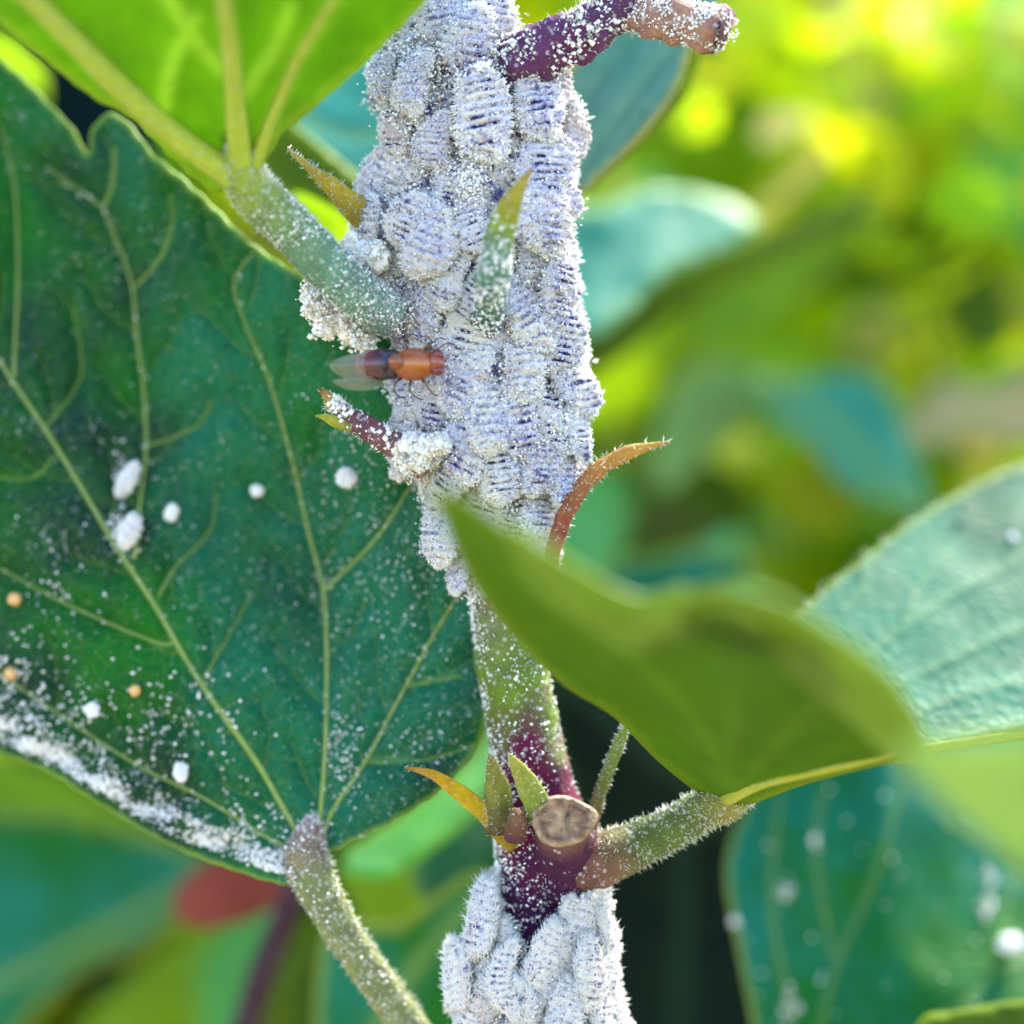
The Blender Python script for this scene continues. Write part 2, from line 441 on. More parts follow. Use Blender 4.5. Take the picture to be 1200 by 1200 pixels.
# ------------------------------------------------------------------ materials of the leaves
L_big = leaf_mat('large_leaf', (0.0008, 0.115, 0.008), (0.0006, 0.018, 0.020), (0.005, 0.22, 0.01), 0.16, 0.45, 0.10,
                 vein=(0.16, 0.26, 0.05), edge=(0.22, 0.34, 0.04), powder=0.5, bump=0.35, vstr=0.9, estr=0.7, painted_sheen=(0.003, 0.13, 0.075), netstr=0.17)
L_top = leaf_mat('top_leaf_underside', (0.035, 0.14, 0.004), (0.018, 0.09, 0.004), (0.27, 0.46, 0.004), 0.52, 0.6, 0.15,
                 vein=(0.30, 0.38, 0.05), edge=(0.38, 0.36, 0.05), bump=0.5, vstr=0.9, estr=0.7, fine=3)
L_fg = leaf_mat('near_leaf', (0.046, 0.100, 0.004), (0.036, 0.115, 0.006), (0.20, 0.32, 0.008), 0.38, 0.7, 0.08,
                vein=(0.06, 0.10, 0.015), edge=(0.20, 0.24, 0.02), bump=0.3, vstr=0.4, estr=0.8, fine=3)
L_pale = leaf_mat('pale_leaf', (0.002, 0.10, 0.045), (0.015, 0.19, 0.10), (0.04, 0.30, 0.04), 0.2, 0.5, 0.25,
                  vein=(0.14, 0.25, 0.09), edge=(0.28, 0.36, 0.05), powder=0.10, bump=0.22, vstr=0.5, estr=0.9, fine=5)
L_silver = leaf_mat('silver_leaf', (0.06, 0.22, 0.15), (0.17, 0.33, 0.25), (0.1, 0.3, 0.1), 0.2, 0.5, 0.3, vein=(0.03, 0.14, 0.09), edge=(0.36, 0.30, 0.04), bump=0.2, vstr=0.6, estr=0.9)
L_low = leaf_mat('dark_leaf', (0.002, 0.12, 0.008), (0.002, 0.17, 0.12), (0.01, 0.2, 0.02), 0.16, 0.45, 0.16,
                 vein=(0.14, 0.25, 0.06), edge=(0.22, 0.28, 0.03), powder=0.0, bump=0.3, vstr=0.8, estr=0.9, netstr=0.03)
L_mint = leaf_mat('mint_leaf', (0.12, 0.42, 0.10), (0.20, 0.50, 0.20), (0.35, 0.80, 0.15), 0.55, 0.55, 0.2, bump=0.2, fine=2)
L_lime = leaf_mat('lime_leaf', (0.16, 0.30, 0.012), (0.20, 0.34, 0.012), (0.62, 0.80, 0.01), 0.65, 0.5, 0.25, bump=0.2, fine=2)
L_pgreen = leaf_mat('pale_green_leaf', (0.20, 0.36, 0.09), (0.24, 0.38, 0.12), (0.38, 0.55, 0.14), 0.35, 0.5, 0.3, vein=(.3, .4, .1), edge=(.3, .45, .1), bump=0.2, fine=2)
L_lime2 = leaf_mat('yellow_green_leaf', (0.08, 0.16, 0.012), (0.12, 0.2, 0.012), (0.26, 0.36, 0.02), 0.45, 0.5, 0.3, bump=0.2, fine=2)
L_olive = leaf_mat('olive_leaf', (0.05, 0.11, 0.006), (0.08, 0.14, 0.006), (0.30, 0.40, 0.006), 0.5, 0.55, 0.12, edge=(0.24, 0.34, 0.02), bump=0.2, fine=2)
L_teal = leaf_mat('teal_leaf', (0.01, 0.22, 0.13), (0.03, 0.30, 0.22), (0.05, 0.5, 0.15), 0.3, 0.5, 0.28, edge=(0.2, 0.34, 0.05), bump=0.2, fine=2)
L_green = leaf_mat('green_leaf', (0.005, 0.10, 0.03), (0.01, 0.13, 0.03), (0.05, 0.28, 0.02), 0.3, 0.5, 0.15, bump=0.2, fine=2)
L_shade = leaf_mat('shade_painted_leaf', (0.0005, 0.008, 0.010), (0.0005, 0.010, 0.009), (0.003, 0.02, 0.02), 0.02, 0.7, 0.04, vein=(.01, .04, .03), edge=(.01, .05, .03), bump=0.2, fine=2)  # near-black base: the deep shade of the gaps is painted into the leaf
L_tan = leaf_mat('dry_leaf', (0.5, 0.46, 0.22), (0.6, 0.42, 0.28), (0.7, 0.65, 0.3), 0.5, 0.6, 0.3, bump=0.2, fine=2)
L_red = leaf_mat('red_leaf', (0.30, 0.05, 0.025), (0.34, 0.06, 0.03), (0.5, 0.08, 0.03), 0.35, 0.5, 0.3, vein=(.2, .04, .03), edge=(.25, .05, .03), bump=0.2, fine=2)

def vein_tubes(parent, vp, dfun, wid, mat, col=(0.26, 0.38, 0.08), lift=0.012, label=None):
    for k, v in enumerate(vp):
        w0, w1 = wid[k]
        if not w0: continue
        n = len(v); rr = np.linspace(w0, w1, n)
        pts = [(x, y, dfun(x, y)-lift) for x, y in v]
        tube('vein', pts, rr, mat, parent, ns=8, sub=1, bump=0.05, cols=[(0, col), (1, tuple(c*0.8 for c in col))])

def plane(p0, gx, gy, d0):
    return lambda x, y: d0+gx*(x-p0[0])/100+gy*(p0[1]-y)/100

# ------------------------------------------------------------------ the large powdered leaf on the left
big = thing('leaf', P(370, 1000, 0.1))
tag(big, 'large dark green leaf at the left dusted with white wax, pale veins fanning out', 'leaf')
def big_depth(x, y):
    u = ((x-370)*0.53+(y-1000)*0.85)              # along the midrib
    side = ((x-370)*0.85-(y-1000)*0.53)           # across it, + to the right
    d = 0.10+0.062*abs(u)/100
    if side > 0: d += 0.16*math.sin(min(side, 420)/420*math.pi*1.6)*min(1, abs(u)/250)
    else: d += -0.0006*side*0.6+0.14*max(0, (-side-150)/200)**1.6
    return min(d, 2.2)
big_out = [(-90, 20), (-30, 50), (25, 92), (62, 128), (85, 152), (103, 182), (108, 152), (128, 134), (150, 146), (178, 182), (206, 205),
           (242, 238), (300, 292), (370, 335), (440, 380), (510, 450), (552, 560), (560, 690), (570, 790), (566, 858),
           (530, 912), (470, 955), (415, 982), (380, 1000), (352, 1004), (338, 1034), (278, 1020), (200, 990), (122, 945), (60, 905), (0, 880), (-90, 835),
           (-170, 600), (-170, 250)]
big_v = [[(366, 992), (347, 972), (299, 890), (235, 800), (181, 709), (133, 635), (69, 528), (0, 424), (-60, 330)],
         [(372, 990), (375, 960), (381, 880), (383, 773), (379, 693), (363, 629), (341, 533), (315, 443), (288, 380), (275, 330), (300, 292)],
         [(376, 990), (390, 950), (427, 894), (469, 816), (507, 747), (539, 693), (560, 650)],
         [(379, 693), (443, 629), (482, 568), (520, 520)],
         [(360, 1000), (320, 985), (235, 933), (160, 896), (53, 826), (-40, 760)],
         [(205, 752), (181, 752), (80, 709), (0, 667), (-60, 645)],
         [(158, 655), (163, 600), (171, 523), (168, 453), (161, 400), (154, 332), (133, 273), (121, 245), (84, 217), (56, 196)],
         [(121, 245), (133, 215), (136, 172)], [(160, 335), (190, 300), (203, 262), (200, 228)],
         [(17, 440), (17, 413), (21, 315), (17, 217), (0, 147)],
         [(186, 698), (205, 665), (245, 624), (253, 580)], [(240, 792), (265, 750), (293, 698)],
         [(52, 503), (95, 440), (85, 360)], [(171, 524), (230, 500), (248, 470)], [(69, 528), (40, 560), (0, 560)],
         [(430, 894), (500, 890), (558, 872)], [(539, 793), (500, 800), (475, 806)]]
n_main = len(big_v)
for vi in (0, 1, 2, 4, 6):                                          # side veins leaving the main ones on both sides
    v = catmull(big_v[vi], 6); acc = 0; sd_ = 1
    for a, b in zip(v[:-1], v[1:]):
        seg = np.hypot(*(b-a)); acc += seg
        if acc > 46:
            acc = 0; sd_ = -sd_; t = (b-a)/seg; th = sd_*random.uniform(.75, 1.0); p = b.copy(); pl = [tuple(p)]
            for k in range(5):
                th2 = th*(1-.12*k); q = np.array([t[0]*math.cos(th2)-t[1]*math.sin(th2), t[0]*math.sin(th2)+t[1]*math.cos(th2)])
                p = p+q*random.uniform(13, 20)+rng.normal(size=2)*2
                pl.append(tuple(p))
            if inside(np.array([pl[-1]]), np.array(big_out, float))[0]: big_v.append(pl)
b_, bd, bvp = blade('blade', big_out, big_depth, L_big, big, big_v, step=4.5, teeth=2.2, tper=30, vdepth=0.0, vwid=2.1, ew=6,
                    ripple=0.08, rs=0.9, quilt=0.09, seed=1, nmain=n_main)
M_vein = col_mat('vein_skin', 0.5, 0.4, 0.25, 16, 0.4, 0.01, 0.25, 0.25)
vein_tubes(big, bvp[:n_main], lambda x, y: bd(x, y)-0.01, [(4.6, 2.4), (3.3, .9), (3.0, 1.0), (2.0, .7), (2.5, .9), (1.8, .7), (2.3, .8), (1.2, .4), (1.3, .4),
          (2.2, 1.2), (1.2, .3), (1.1, .3), (0, 0), (.9, .3), (0, 0), (0, 0), (0, 0)], M_vein)
_, c, r = tube('petiole', [(366, 955, .09), (363, 982, .05), (360, 1010, .02), (378, 1050, 0), (410, 1105, .05), (450, 1160, .15), (500, 1235, .3)], [6, 20, 28, 25, 22, 23, 24], M_stem, big,
     bump=.1, cols=[(0, (.30, .17, .14)), (.22, (.30, .20, .14)), (.45, (.20, .22, .08)), (1, (.26, .30, .12))], sub=8)
hairs_on(c, r, 900, .03, .0045, 'petiole_hairs', big)
i = rng.integers(0, len(c), 900); hh = rng.normal(size=(900, 3)); hh[:, 1] -= .5; hh /= np.linalg.norm(hh, axis=1)[:, None]
V, F = grains(c[i]+hh*r[i][:, None], .003+.009*rng.random(900)**2); tag(mesh_obj('petiole_wax', V, F, M_wax, big), kind='stuff')

# white wax crumbs on that leaf: uncountable dusting, a few countable clumps, four orange crumbs
def dust_pts():
    out = []
    def add(n, f, s):
        k = 0
        while k < n:
            x, y = f()
            if inside(np.array([[x, y]]), np.array(big_out, float))[0]:
                out.append((x, y, s()*1.0)); k += 1
    edge = catmull([(-40, 850), (0, 868), (60, 893), (122, 930), (200, 975), (278, 1005), (330, 1024)], 20)
    def near_edge():
        
        while True:
            i = rng.integers(0, len(edge)); q = abs(rng.normal())*20
            if noise.noise(Vector((edge[i, 0]/28, q/14, 2.0)))+.25-q/90 > rng.random()*.7-.25: break
        return edge[i, 0]+rng.normal()*6+q*.35, edge[i, 1]-q
    add(5200, near_edge, lambda: .5+2.3*rng.random()**2.4)
    add(700, lambda: (rng.uniform(-40, 560), rng.uniform(500, 1000)), lambda: rng.uniform(.3, 1.0))
    for (cx, cy, sx, sy, n, big_) in ((60, 840, 80, 60, 170, 3.4), (200, 850, 90, 60, 170, 4.2), (60, 700, 60, 60, 90, 3.4), (20, 800, 40, 40, 120, 4), (400, 890, 20, 50, 200, 2.6),
                                (420, 700, 80, 80, 170, 2.4), (300, 960, 60, 30, 90, 3.6), (410, 530, 40, 70, 120, 2.6), (170, 330, 120, 130, 120, 1.6),
                                (250, 600, 130, 150, 170, 1.8), (490, 880, 50, 40, 90, 2.6), (140, 560, 10, 24, 90, 3), (140, 625, 10, 22, 120, 3), (470, 640, 50, 90, 130, 2.3)):
        add(n, lambda: (cx+rng.normal()*sx*.6, cy+rng.normal()*sy*.6), lambda: rng.uniform(.7, 1)*big_*rng.random()**.7)
    for v in (bvp[0], bvp[1], bvp[2], bvp[6]):
        add(40, lambda: tuple(v[rng.integers(0, len(v))]+rng.normal(size=2)*3), lambda: rng.uniform(.8, 2.4))
    return out
dp = dust_pts(); cen = np.array([tuple(P(x, y, bd(x, y)-0.03)) for x, y, s in dp])
V, F = grains(cen, np.array([s for *_, s in dp])/200*.8)
tag(mesh_obj('wax_dust', V, F, M_wax, smooth=True), 'white wax dust strewn over the large left leaf', kind='stuff')
for (x, y, s, sq, rot, lb) in ((150, 562, 15, (.65, .6, 1.4), .5, 'elongated white wax clump on the large leaf, beside the long vein in its upper half'),
        (152, 622, 15, (.75, .6, 1.3), .35, 'white wax clump on the large leaf where two pale veins meet'),
        (406, 560, 10, (1, .7, 1), 0, 'round white wax ball on the dark part of the large leaf below the twig tip'),
        (201, 601, 8, (.8, .6, 1.2), .3, 'small white wax clump on the large leaf between two veins'),
        (108, 832, 7, (1, .7, 1), 0, 'small white wax crumb right of the orange crumbs low on the large leaf'),
        (301, 575, 6, (1, .7, 1), 0, 'tiny white wax crumb in the middle of the large leaf'),
        (212, 905, 9, (.8, .7, 1.1), 0, 'white wax crumb close to the powdered lower margin of the large leaf')):
    o = lump('wax_clump', x, y, bd(x, y)-.05, s*.8, M_wax, sq=sq, rot=rot, seed=x, rough=.55, sub=4)
    tag(o, lb, 'wax clump', 'white wax clumps on the large leaf')
    n_ = int(70*s); h = rng.normal(size=(n_, 3)); h /= np.linalg.norm(h, axis=1)[:, None]; h[:, 1] = -abs(h[:, 1])
    h = h*np.array([sq[0], .7, sq[2]])*s/200*rng.uniform(.6, 1.25, (n_, 1)); h = h @ np.array(Matrix.Rotation(rot, 3, 'Y')).T
    G, FG = grains(h, .003+.010*rng.random(n_)**2); tag(mesh_obj('wax_fluff', G, FG, M_wax, o), kind='stuff')
M_crumb = plain('orange_crumb', (0.55, 0.25, 0.07), 0.8, (0.6, 0.38, 0.16), 10)
for (x, y, s, lb) in ((17, 702, 8.5, 'orange brown crumb near the left margin, highest of the crumbs on the large leaf'), (158, 809, 7, 'small orange crumb standing alone near the midrib of the large leaf'),
        (12, 789, 8, 'pinkish orange crumb half buried in white wax at the left margin')):
    tag(lump('crumb', x, y, bd(x, y)-.05, s, M_crumb, seed=x, rough=.3, sub=2), lb, 'crumb', 'orange crumbs on the large leaf')

# ------------------------------------------------------------------ the infested branch: stem, its leaves, petioles, stipules
br = thing('hibiscus_branch', P(635, 1180, 0))
tag(br, 'upright hibiscus stem with purple and green bark crusted by white mealybugs', 'branch')
PUR, GRNS, WINE = (.045, .004, .045), (.14, .22, .008), (.14, .004, .04)
_, c, r = tube('stem', [(640, 1240, 0), (632, 1150, 0), (628, 1060, 0), (634, 985, 0), (622, 900, 0), (606, 810, 0), (596, 730, 0), (590, 640, 0), (580, 480, .05), (565, 300, .05), (555, 150, 0), (540, 0, 0), (530, -60, 0)],
     [52, 50, 44, 54, 44, 41, 42, 44, 46, 46, 46, 48, 50], M_stem, br, ns=28, sub=10, bump=.07, bs=4,
     cols=[(0, (.12, .05, .1)), (.1, PUR), (.20, PUR), (.27, WINE), (.335, WINE), (.36, (.14, .09, .05)), (.41, GRNS), (.5, (.16, .22, .05)), (.6, (.3, .2, .2)), (1, (.35, .2, .2))])
hairs_on(c[:75], r[:75], 3000, .03, .0045, 'stem_hairs', br)
# wax granules on the bark, thickest on the left side of the stem
i = rng.integers(8, 72, 2600); a = rng.normal(math.pi, .7, 2600); a2 = np.where(rng.random(2600) < .25, rng.uniform(math.pi, 2*math.pi, 2600), a+.2)
q = np.stack([np.cos(a2), -np.abs(np.sin(a2)), 0*a2], 1)
V, F = grains(c[i]+q*r[i][:, None]*1.02+rng.normal(size=(2600, 3))*[0, 0, .03], .003+.009*rng.random(2600)**2)
tag(mesh_obj('bark_wax', V, F, M_wax, br), kind='stuff')

# cut stub and node
tube('node', [(655, 1035, -.05), (662, 1000, -.2), (660, 965, -.38)], [42, 40, 34], M_stem, br, ns=20, bump=.12, cols=[(0, PUR), (.75, (.07, .015, .045)), (1, (.25, .12, .09))], sub=5)
def cut_face():
    cx, cy = 660, 962; n = 64; V = []; col = []
    rings = [(.012, .012), (.10, .014), (.3, .02), (.55, .03), (.72, .015), (.86, -.02), (1.0, .03), (1.06, .12)]
    for t, dz in rings:
        for k in range(n):
            a = 2*math.pi*k/n; wob = 1+.05*math.sin(3*a+1)+.025*math.sin(5*a)+.05*noise.noise(Vector((math.cos(a)*3, math.sin(a)*3, t*4)))
            V.append(tuple(P(cx+37*t*wob*math.cos(a), cy-29*t*wob*math.sin(a), -.52+dz*.6+.035*noise.fractal(Vector((t*math.cos(a)*3.5, t*math.sin(a)*3.5, 4.0)), .8, 2, 4))))
            q_ = .75+.6*noise.noise(Vector((t*math.cos(a)*4, t*math.sin(a)*4, 9.0)))
            col.append(tuple(q_*z_ for z_ in ((.50, .35, .25), (.52, .36, .26), (.5, .36, .25), (.42, .28, .2), (.32, .19, .14), (.46, .32, .22), (.50, .36, .25), (.25, .1, .1))[rings.index((t, dz))]))
    F = [(j*n+k, j*n+(k+1) % n, (j+1)*n+(k+1) % n, (j+1)*n+k) for j in range(len(rings)-1) for k in range(n)]
    o = mesh_obj('cut_face', V, F, M_cut, br, col=np.array(col)); o['label'] = 'pale tan cut scar with a darker ring'
cut_face()

# right petiole carrying the near leaf
_, c, r = tube('petiole', [(636, 1022, -.12), (690, 1010, -.22), (745, 990, -.15), (790, 970, -.18), (822, 950, -.22), (852, 935, -.28), (880, 925, -.3)], [26, 31, 27, 25, 24, 25, 14], M_stem, br, ns=18, sub=7, bump=.08,
     cols=[(0, (.07, .02, .05)), (.18, (.20, .09, .06)), (.35, (.10, .14, .03)), (.6, (.11, .17, .03)), (.85, (.26, .24, .05)), (1, (.26, .32, .03))])
hairs_on(c, r, 1700, .034, .0042, 'petiole_hairs', br)
# upper petiole running to the top left leaf
_, c, r = tube('petiole', [(462, 372, -.42), (430, 352, -.5), (385, 312, -.58), (345, 270, -.66), (310, 238, -.74), (288, 210, -.8), (281, 176, -.9), (279, 150, -.98)], [24, 27, 27, 26, 27, 25, 17, 9], M_stem, br, ns=18, sub=7, bump=.07,
     cols=[(0, (.20, .30, .26)), (.3, (.13, .27, .16)), (.55, (.17, .27, .07)), (.7, (.28, .36, .04)), (1, (.34, .46, .04))])
hairs_on(c, r, 2400, .03, .0045, 'petiole_hairs', br)
i = rng.integers(0, 30, 2200); hh = rng.normal(size=(2200, 3)); hh[:, 1] = -abs(hh[:, 1]); hh /= np.linalg.norm(hh, axis=1)[:, None]
V, F = grains(c[i]+hh*r[i][:, None], .003+.009*rng.random(2200)**2); tag(mesh_obj('petiole_wax', V, F, M_wax, br), kind='stuff')

# stipules
YEL, ORG = (.55, .42, .03), (.50, .20, .04)
def stipule(pts, rad, cols, label, hn=120, hl=.03, flat=.55, seed=0):
    o, c, r = tube('stipule', pts, rad, M_stip, br, ns=12, sub=8, bump=.1, cols=cols, flat=flat, bs=8, seed=seed)
    o['label'] = label
    if 'upright spike' in label:
        i = rng.integers(0, int(len(c)*.7), 1300); i = np.minimum(i, rng.integers(0, int(len(c)*.7), 1300)); hh = rng.normal(size=(1300, 3)); hh[:, 1] = -abs(hh[:, 1]); hh /= np.linalg.norm(hh, axis=1)[:, None]
        V, F = grains(c[i]+hh*r[i][:, None]*np.array([1, .7, 1]), .003+.010*rng.random(1300)**2); tag(mesh_obj('stipule_wax', V, F, M_wax, o), kind='stuff')
    h = hairs_on(c, r, int(hn*.6), hl*.7, .0032, 'stipule_hairs', o)
    return o
stipule([(604, 990, -.2), (582, 967, -.3), (560, 945, -.36), (535, 926, -.4), (508, 908, -.42), (474, 899, -.42)], [12, 12, 11, 9, 6, 1], [(0, (.5, .38, .03)), (.5, (.80, .56, .015)), (1, (.6, .28, .02))], 'curved yellow stipule pointing left')
stipule([(644, 676, -.42), (650, 640, -.42), (664, 600, -.38), (684, 568, -.32), (708, 545, -.28), (740, 529, -.25), (784, 518, -.22)], [7, 9, 10, 10.5, 10, 8, 1.2],
        [(0, (.30, .12, .10)), (.3, (.46, .13, .05)), (.6, (.60, .30, .08)), (1, (.62, .40, .05))], 'orange stipule curving up to the right', 420, .05)
stipule([(586, 975, -.3), (584, 940, -.36), (580, 912, -.4), (574, 884, -.42)], [17, 17, 12, 2], [(0, (.16, .10, .06)), (.4, (.30, .32, .06)), (1, (.42, .34, .06))], 'short green bract left of the scar', 160, .035)
stipule([(634, 962, -.42), (626, 935, -.5), (612, 908, -.55), (596, 884, -.56)], [15, 16, 12, 2], [(0, (.22, .22, .06)), (.4, (.30, .38, .08)), (1, (.46, .42, .08))], 'pointed green bract above the scar', 160, .03, seed=3)
stipule([(604, 985, -.42), (606, 965, -.48), (603, 948, -.46)], [12, 13, 5], [(0, (.16, .05, .08)), (1, (.34, .22, .08))], 'small brown bud beside the scar', 60, .02)
stipule([(690, 975, -.1), (700, 940, -.12), (714, 900, -.15), (727, 868, -.17), (733, 850, -.17)], [9, 8, 7, 7, 5], [(0, (.34, .16, .1)), (.3, (.22, .24, .06)), (1, (.28, .36, .05))], 'thin upright green stipule right of the scar', 420, .035, .9)
stipule([(428, 255, -.3), (410, 238, -.36), (388, 218, -.42), (364, 198, -.46), (337, 174, -.48)], [16, 15, 10, 6, 1], [(0, (.5, .38, .06)), (.5, (.66, .50, .04)), (1, (.5, .4, .12))], 'hairy yellow stipule at the upper left', 380, .045)
stipule([(570, 384, -.42), (577, 330, -.84), (584, 285, -.92), (597, 240, -.98), (623, 197, -1.02)], [16, 19, 17, 12, 1.5], [(0, (.14, .30, .26)), (.45, (.16, .34, .22)), (.62, (.32, .40, .04)), (.85, (.55, .44, .05)), (1, (.45, .2, .05))], 'upright spike, teal green below and yellow at the tip, standing among the mealybugs', 260, .03, .6)

# hairy side twig on the left with two yellow tips
tw, c, r = tube('side_twig', [(500, 548, -.35), (465, 524, -.4), (440, 508, -.42), (412, 492, -.42), (396, 478, -.42), (388, 470, -.42)], [20, 16, 14, 12, 10, 8], M_stem, br, ns=14, sub=6, bump=.2, bs=6,
     cols=[(0, (.30, .15, .12)), (.5, (.16, .06, .08)), (1, (.2, .12, .06))])
tw['label'] = 'short dark twig on the left, flecked with wax'
hairs_on(c, r, 260, .035, .004, 'twig_hairs', tw)
i = rng.integers(0, len(c), 420); hh = rng.normal(size=(420, 3))+[0, -.2, .7]; hh /= np.linalg.norm(hh, axis=1)[:, None]
V, F = grains(c[i]+hh*r[i][:, None], .004+.020*rng.random(420)**1.6); tag(mesh_obj('twig_wax', V, F, M_wax, tw), kind='stuff')
stipule([(396, 482, -.42), (388, 474, -.44), (383, 463, -.45), (373, 456, -.45)], [6, 7, 6, 1.5], [(0, (.4, .3, .06)), (.6, (.6, .42, .1)), (1, (.4, .16, .05))], 'tiny orange tip of the side twig', 30, .02)
stipule([(412, 502, -.44), (396, 496, -.46), (384, 490, -.47), (370, 487, -.47)], [5, 6, 5, 1], [(0, (.4, .4, .06)), (1, (.66, .6, .06))], 'tiny yellow bract under the side twig', 30, .02)

# side branch at the top right with its cut end
tw, c, r = tube('side_branch', [(580, 78, -.25), (620, 68, -.35), (665, 48, -.38), (705, 22, -.36), (745, -8, -.3), (790, -40, -.2)], [30, 33, 29, 25, 21, 18], M_stem, br, ns=26, sub=12, bump=.16, bs=7,
     cols=[(0, (.16, .06, .14)), (.4, (.12, .03, .10)), (1, (.10, .05, .09))]); tw['label'] = 'purple side branch crossing the top of the colony'
hairs_on(c, r, 900, .045, .006, 'branch_hairs', tw)
i = rng.integers(0, len(c), 1500); hh = rng.normal(size=(1500, 3))+[0, -.6, 0]; hh /= np.linalg.norm(hh, axis=1)[:, None]
V, F = grains(c[i]+hh*r[i][:, None], rng.uniform(.006, .018, 1500)); tag(mesh_obj('branch_wax', V, F, M_wax, tw), kind='stuff')
tw, c, r = tube('cut_twig', [(722, 10, -.3), (760, 18, -.36), (800, 26, -.42), (828, 32, -.46), (843, 35, -.47), (841, 35, -.47)], [23, 25, 25, 26, 25, 18], M_stem, br, ns=26, sub=10, bump=.15, bs=9,
     cols=[(0, (.30, .16, .16)), (.3, (.42, .21, .14)), (.6, (.46, .24, .15)), (.8, (.14, .05, .06)), (1, (.20, .10, .10))]); tw['label'] = 'short orange brown cut twig at the top'
hairs_on(c, r, 500, .03, .005, 'twig_hairs', tw)
i = rng.integers(0, len(c)-14, 3000); hh = rng.normal(size=(3000, 3))+[0, -.4, .5]; hh /= np.linalg.norm(hh, axis=1)[:, None]
V, F = grains(c[i]+hh*r[i][:, None], rng.uniform(.003, .012, 3000)); tag(mesh_obj('twig_wax', V, F, M_wax, tw), kind='stuff')

# top left leaf, seen from below
def tl_depth(x, y):
    return -.78-.42*(215-y)/100+.10*abs(x-280)/100-.12*max(0, (260-x)/250)
tl, tld, tvp = blade('leaf', [(-120, -60), (-60, -20), (0, 28), (60, 76), (112, 116), (150, 136), (188, 172), (224, 208), (256, 226), (284, 222), (302, 206), (316, 182), (332, 156), (352, 138), (402, 96), (440, 62),
     (490, 12), (525, -40), (500, -120), (200, -160), (-60, -130)], tl_depth, L_top, br,
     [[(285, 215), (215, 165), (150, 110), (90, 50), (40, 0), (0, -35), (-60, -80)], [(285, 205), (278, 150), (270, 60), (262, 0), (255, -60)], [(298, 195), (312, 155), (345, 75), (390, 0), (420, -50)],
      [(272, 90), (225, 40), (190, -20)], [(275, 120), (320, 60), (340, 10)], [(190, 145), (200, 80), (230, 20)]],
     step=9, teeth=2.5, tper=34, vdepth=0, vwid=9, ew=12, ripple=.06, quilt=-.06, seed=2)
tl['label'] = 'bright green leaf seen from below, top left'
vein_tubes(tl, tvp, lambda x, y: tld(x, y)-.01, [(17, 11), (14, 7), (9, 4), (0, 0), (0, 0), (0, 0)], M_vein, (.40, .50, .04))

# near leaf, out of focus, right of the stem
def fg_depth(x, y):
    low = 945+(-.12*(x-860) if x > 860 else .55*(x-860)*.9)
    t = max(0, (low-y))/100
    return -.28-1.65*min(t, 2.5)+.05*math.sin(x/90)
fgl, fgd, fvp = blade('leaf', [(506, 574), (528, 576), (560, 592), (606, 634), (648, 676), (700, 718), (740, 742), (776, 742), (806, 716), (846, 702), (884, 716), (918, 748), (958, 752), (996, 778), (1020, 822), (1060, 868), (1110, 872),
     (1200, 856), (1280, 846), (1280, 862), (1200, 864), (1120, 874), (1070, 886), (1000, 902), (940, 918), (880, 940), (850, 942), (820, 928), (770, 888), (720, 838), (660, 800), (600, 740), (556, 684), (524, 620)],
     fg_depth, L_fg, br, [[(852, 936), (900, 915), (1000, 893), (1070, 878), (1200, 858)], [(852, 936), (840, 880), (800, 820), (740, 770), (640, 700), (540, 600)], [(852, 930), (860, 850), (870, 760)], [(860, 925), (930, 850), (980, 800)]],
     step=9, vdepth=0, vwid=8, ew=10, ripple=.08, quilt=-.03, seed=5)
fgl['label'] = 'olive green leaf close to the lens and out of focus'
vein_tubes(fgl, fvp[:1], lambda x, y: fgd(x, y)-.01, [(9, 4)], M_vein, (.42, .46, .03))

# ------------------------------------------------------------------ other leaves, each a thing
def bleaf(label, outline, depth, mat, veins=(), **kw):
    o, f, vp = blade('leaf', outline, depth, mat, None, veins, **{'step': 10, 'vwid': 5, 'vdepth': .02, **kw})
    tag(o, label, 'leaf')
    return o, f, vp

rl, rd, rvp = bleaf('pale bluish green quilted leaf in focus at the right edge, thin bright rim', [(922, 742), (945, 716), (1000, 667), (1080, 607), (1150, 566), (1200, 545), (1290, 512), (1330, 700), (1300, 850), (1200, 858), (1110, 876), (1050, 890), (990, 860), (945, 800)],
     lambda x, y: .15+.55*(880-y)/100*.9+.05*(x-925)/100, L_pale,
     [[(1000, 885), (1075, 876), (1200, 850), (1290, 835)], [(1000, 782), (1060, 735), (1130, 690), (1200, 655), (1280, 600)], [(1040, 810), (1120, 770), (1200, 735), (1290, 690)], [(985, 720), (1010, 690), (1012, 660)], [(1060, 735), (1075, 690), (1110, 650)], [(1040, 860), (1110, 820), (1200, 800)]],
     step=6, vwid=3, ew=6, teeth=2.0, tper=9, vdepth=-.010, quilt=.0, ripple=.035, seed=6, rs=1.2)
rim = catmull([(922, 742), (945, 716), (1000, 667), (1080, 607), (1150, 566), (1200, 545)], 14)
B = np.array([tuple(P(x, y, rd(x, y))) for x, y in rim]); i = rng.integers(0, len(B), 260)
V, F = spikes(B[i]+rng.normal(size=(260, 3))*.02, np.array([-.6, -.3, .8])+rng.normal(size=(260, 3))*.5, rng.uniform(.02, .05, 260), np.full(260, .004))
tag(mesh_obj('rim_hairs', V, F, M_hair, rl, smooth=False), kind='stuff')
for (x, y, s, lb) in ((1123, 614, 3.5, 'tiny dark speck on the pale right leaf near its upper rim'), (1187, 630, 6, 'small pinkish white flake on the pale right leaf near the picture edge')):
    tag(lump('crumb', x, y, rd(x, y)-.03, s, M_wax if s > 5 else plain('speck', (.03, .03, .05)), sq=(.7, .5, 1.2), seed=x), lb, 'crumb')

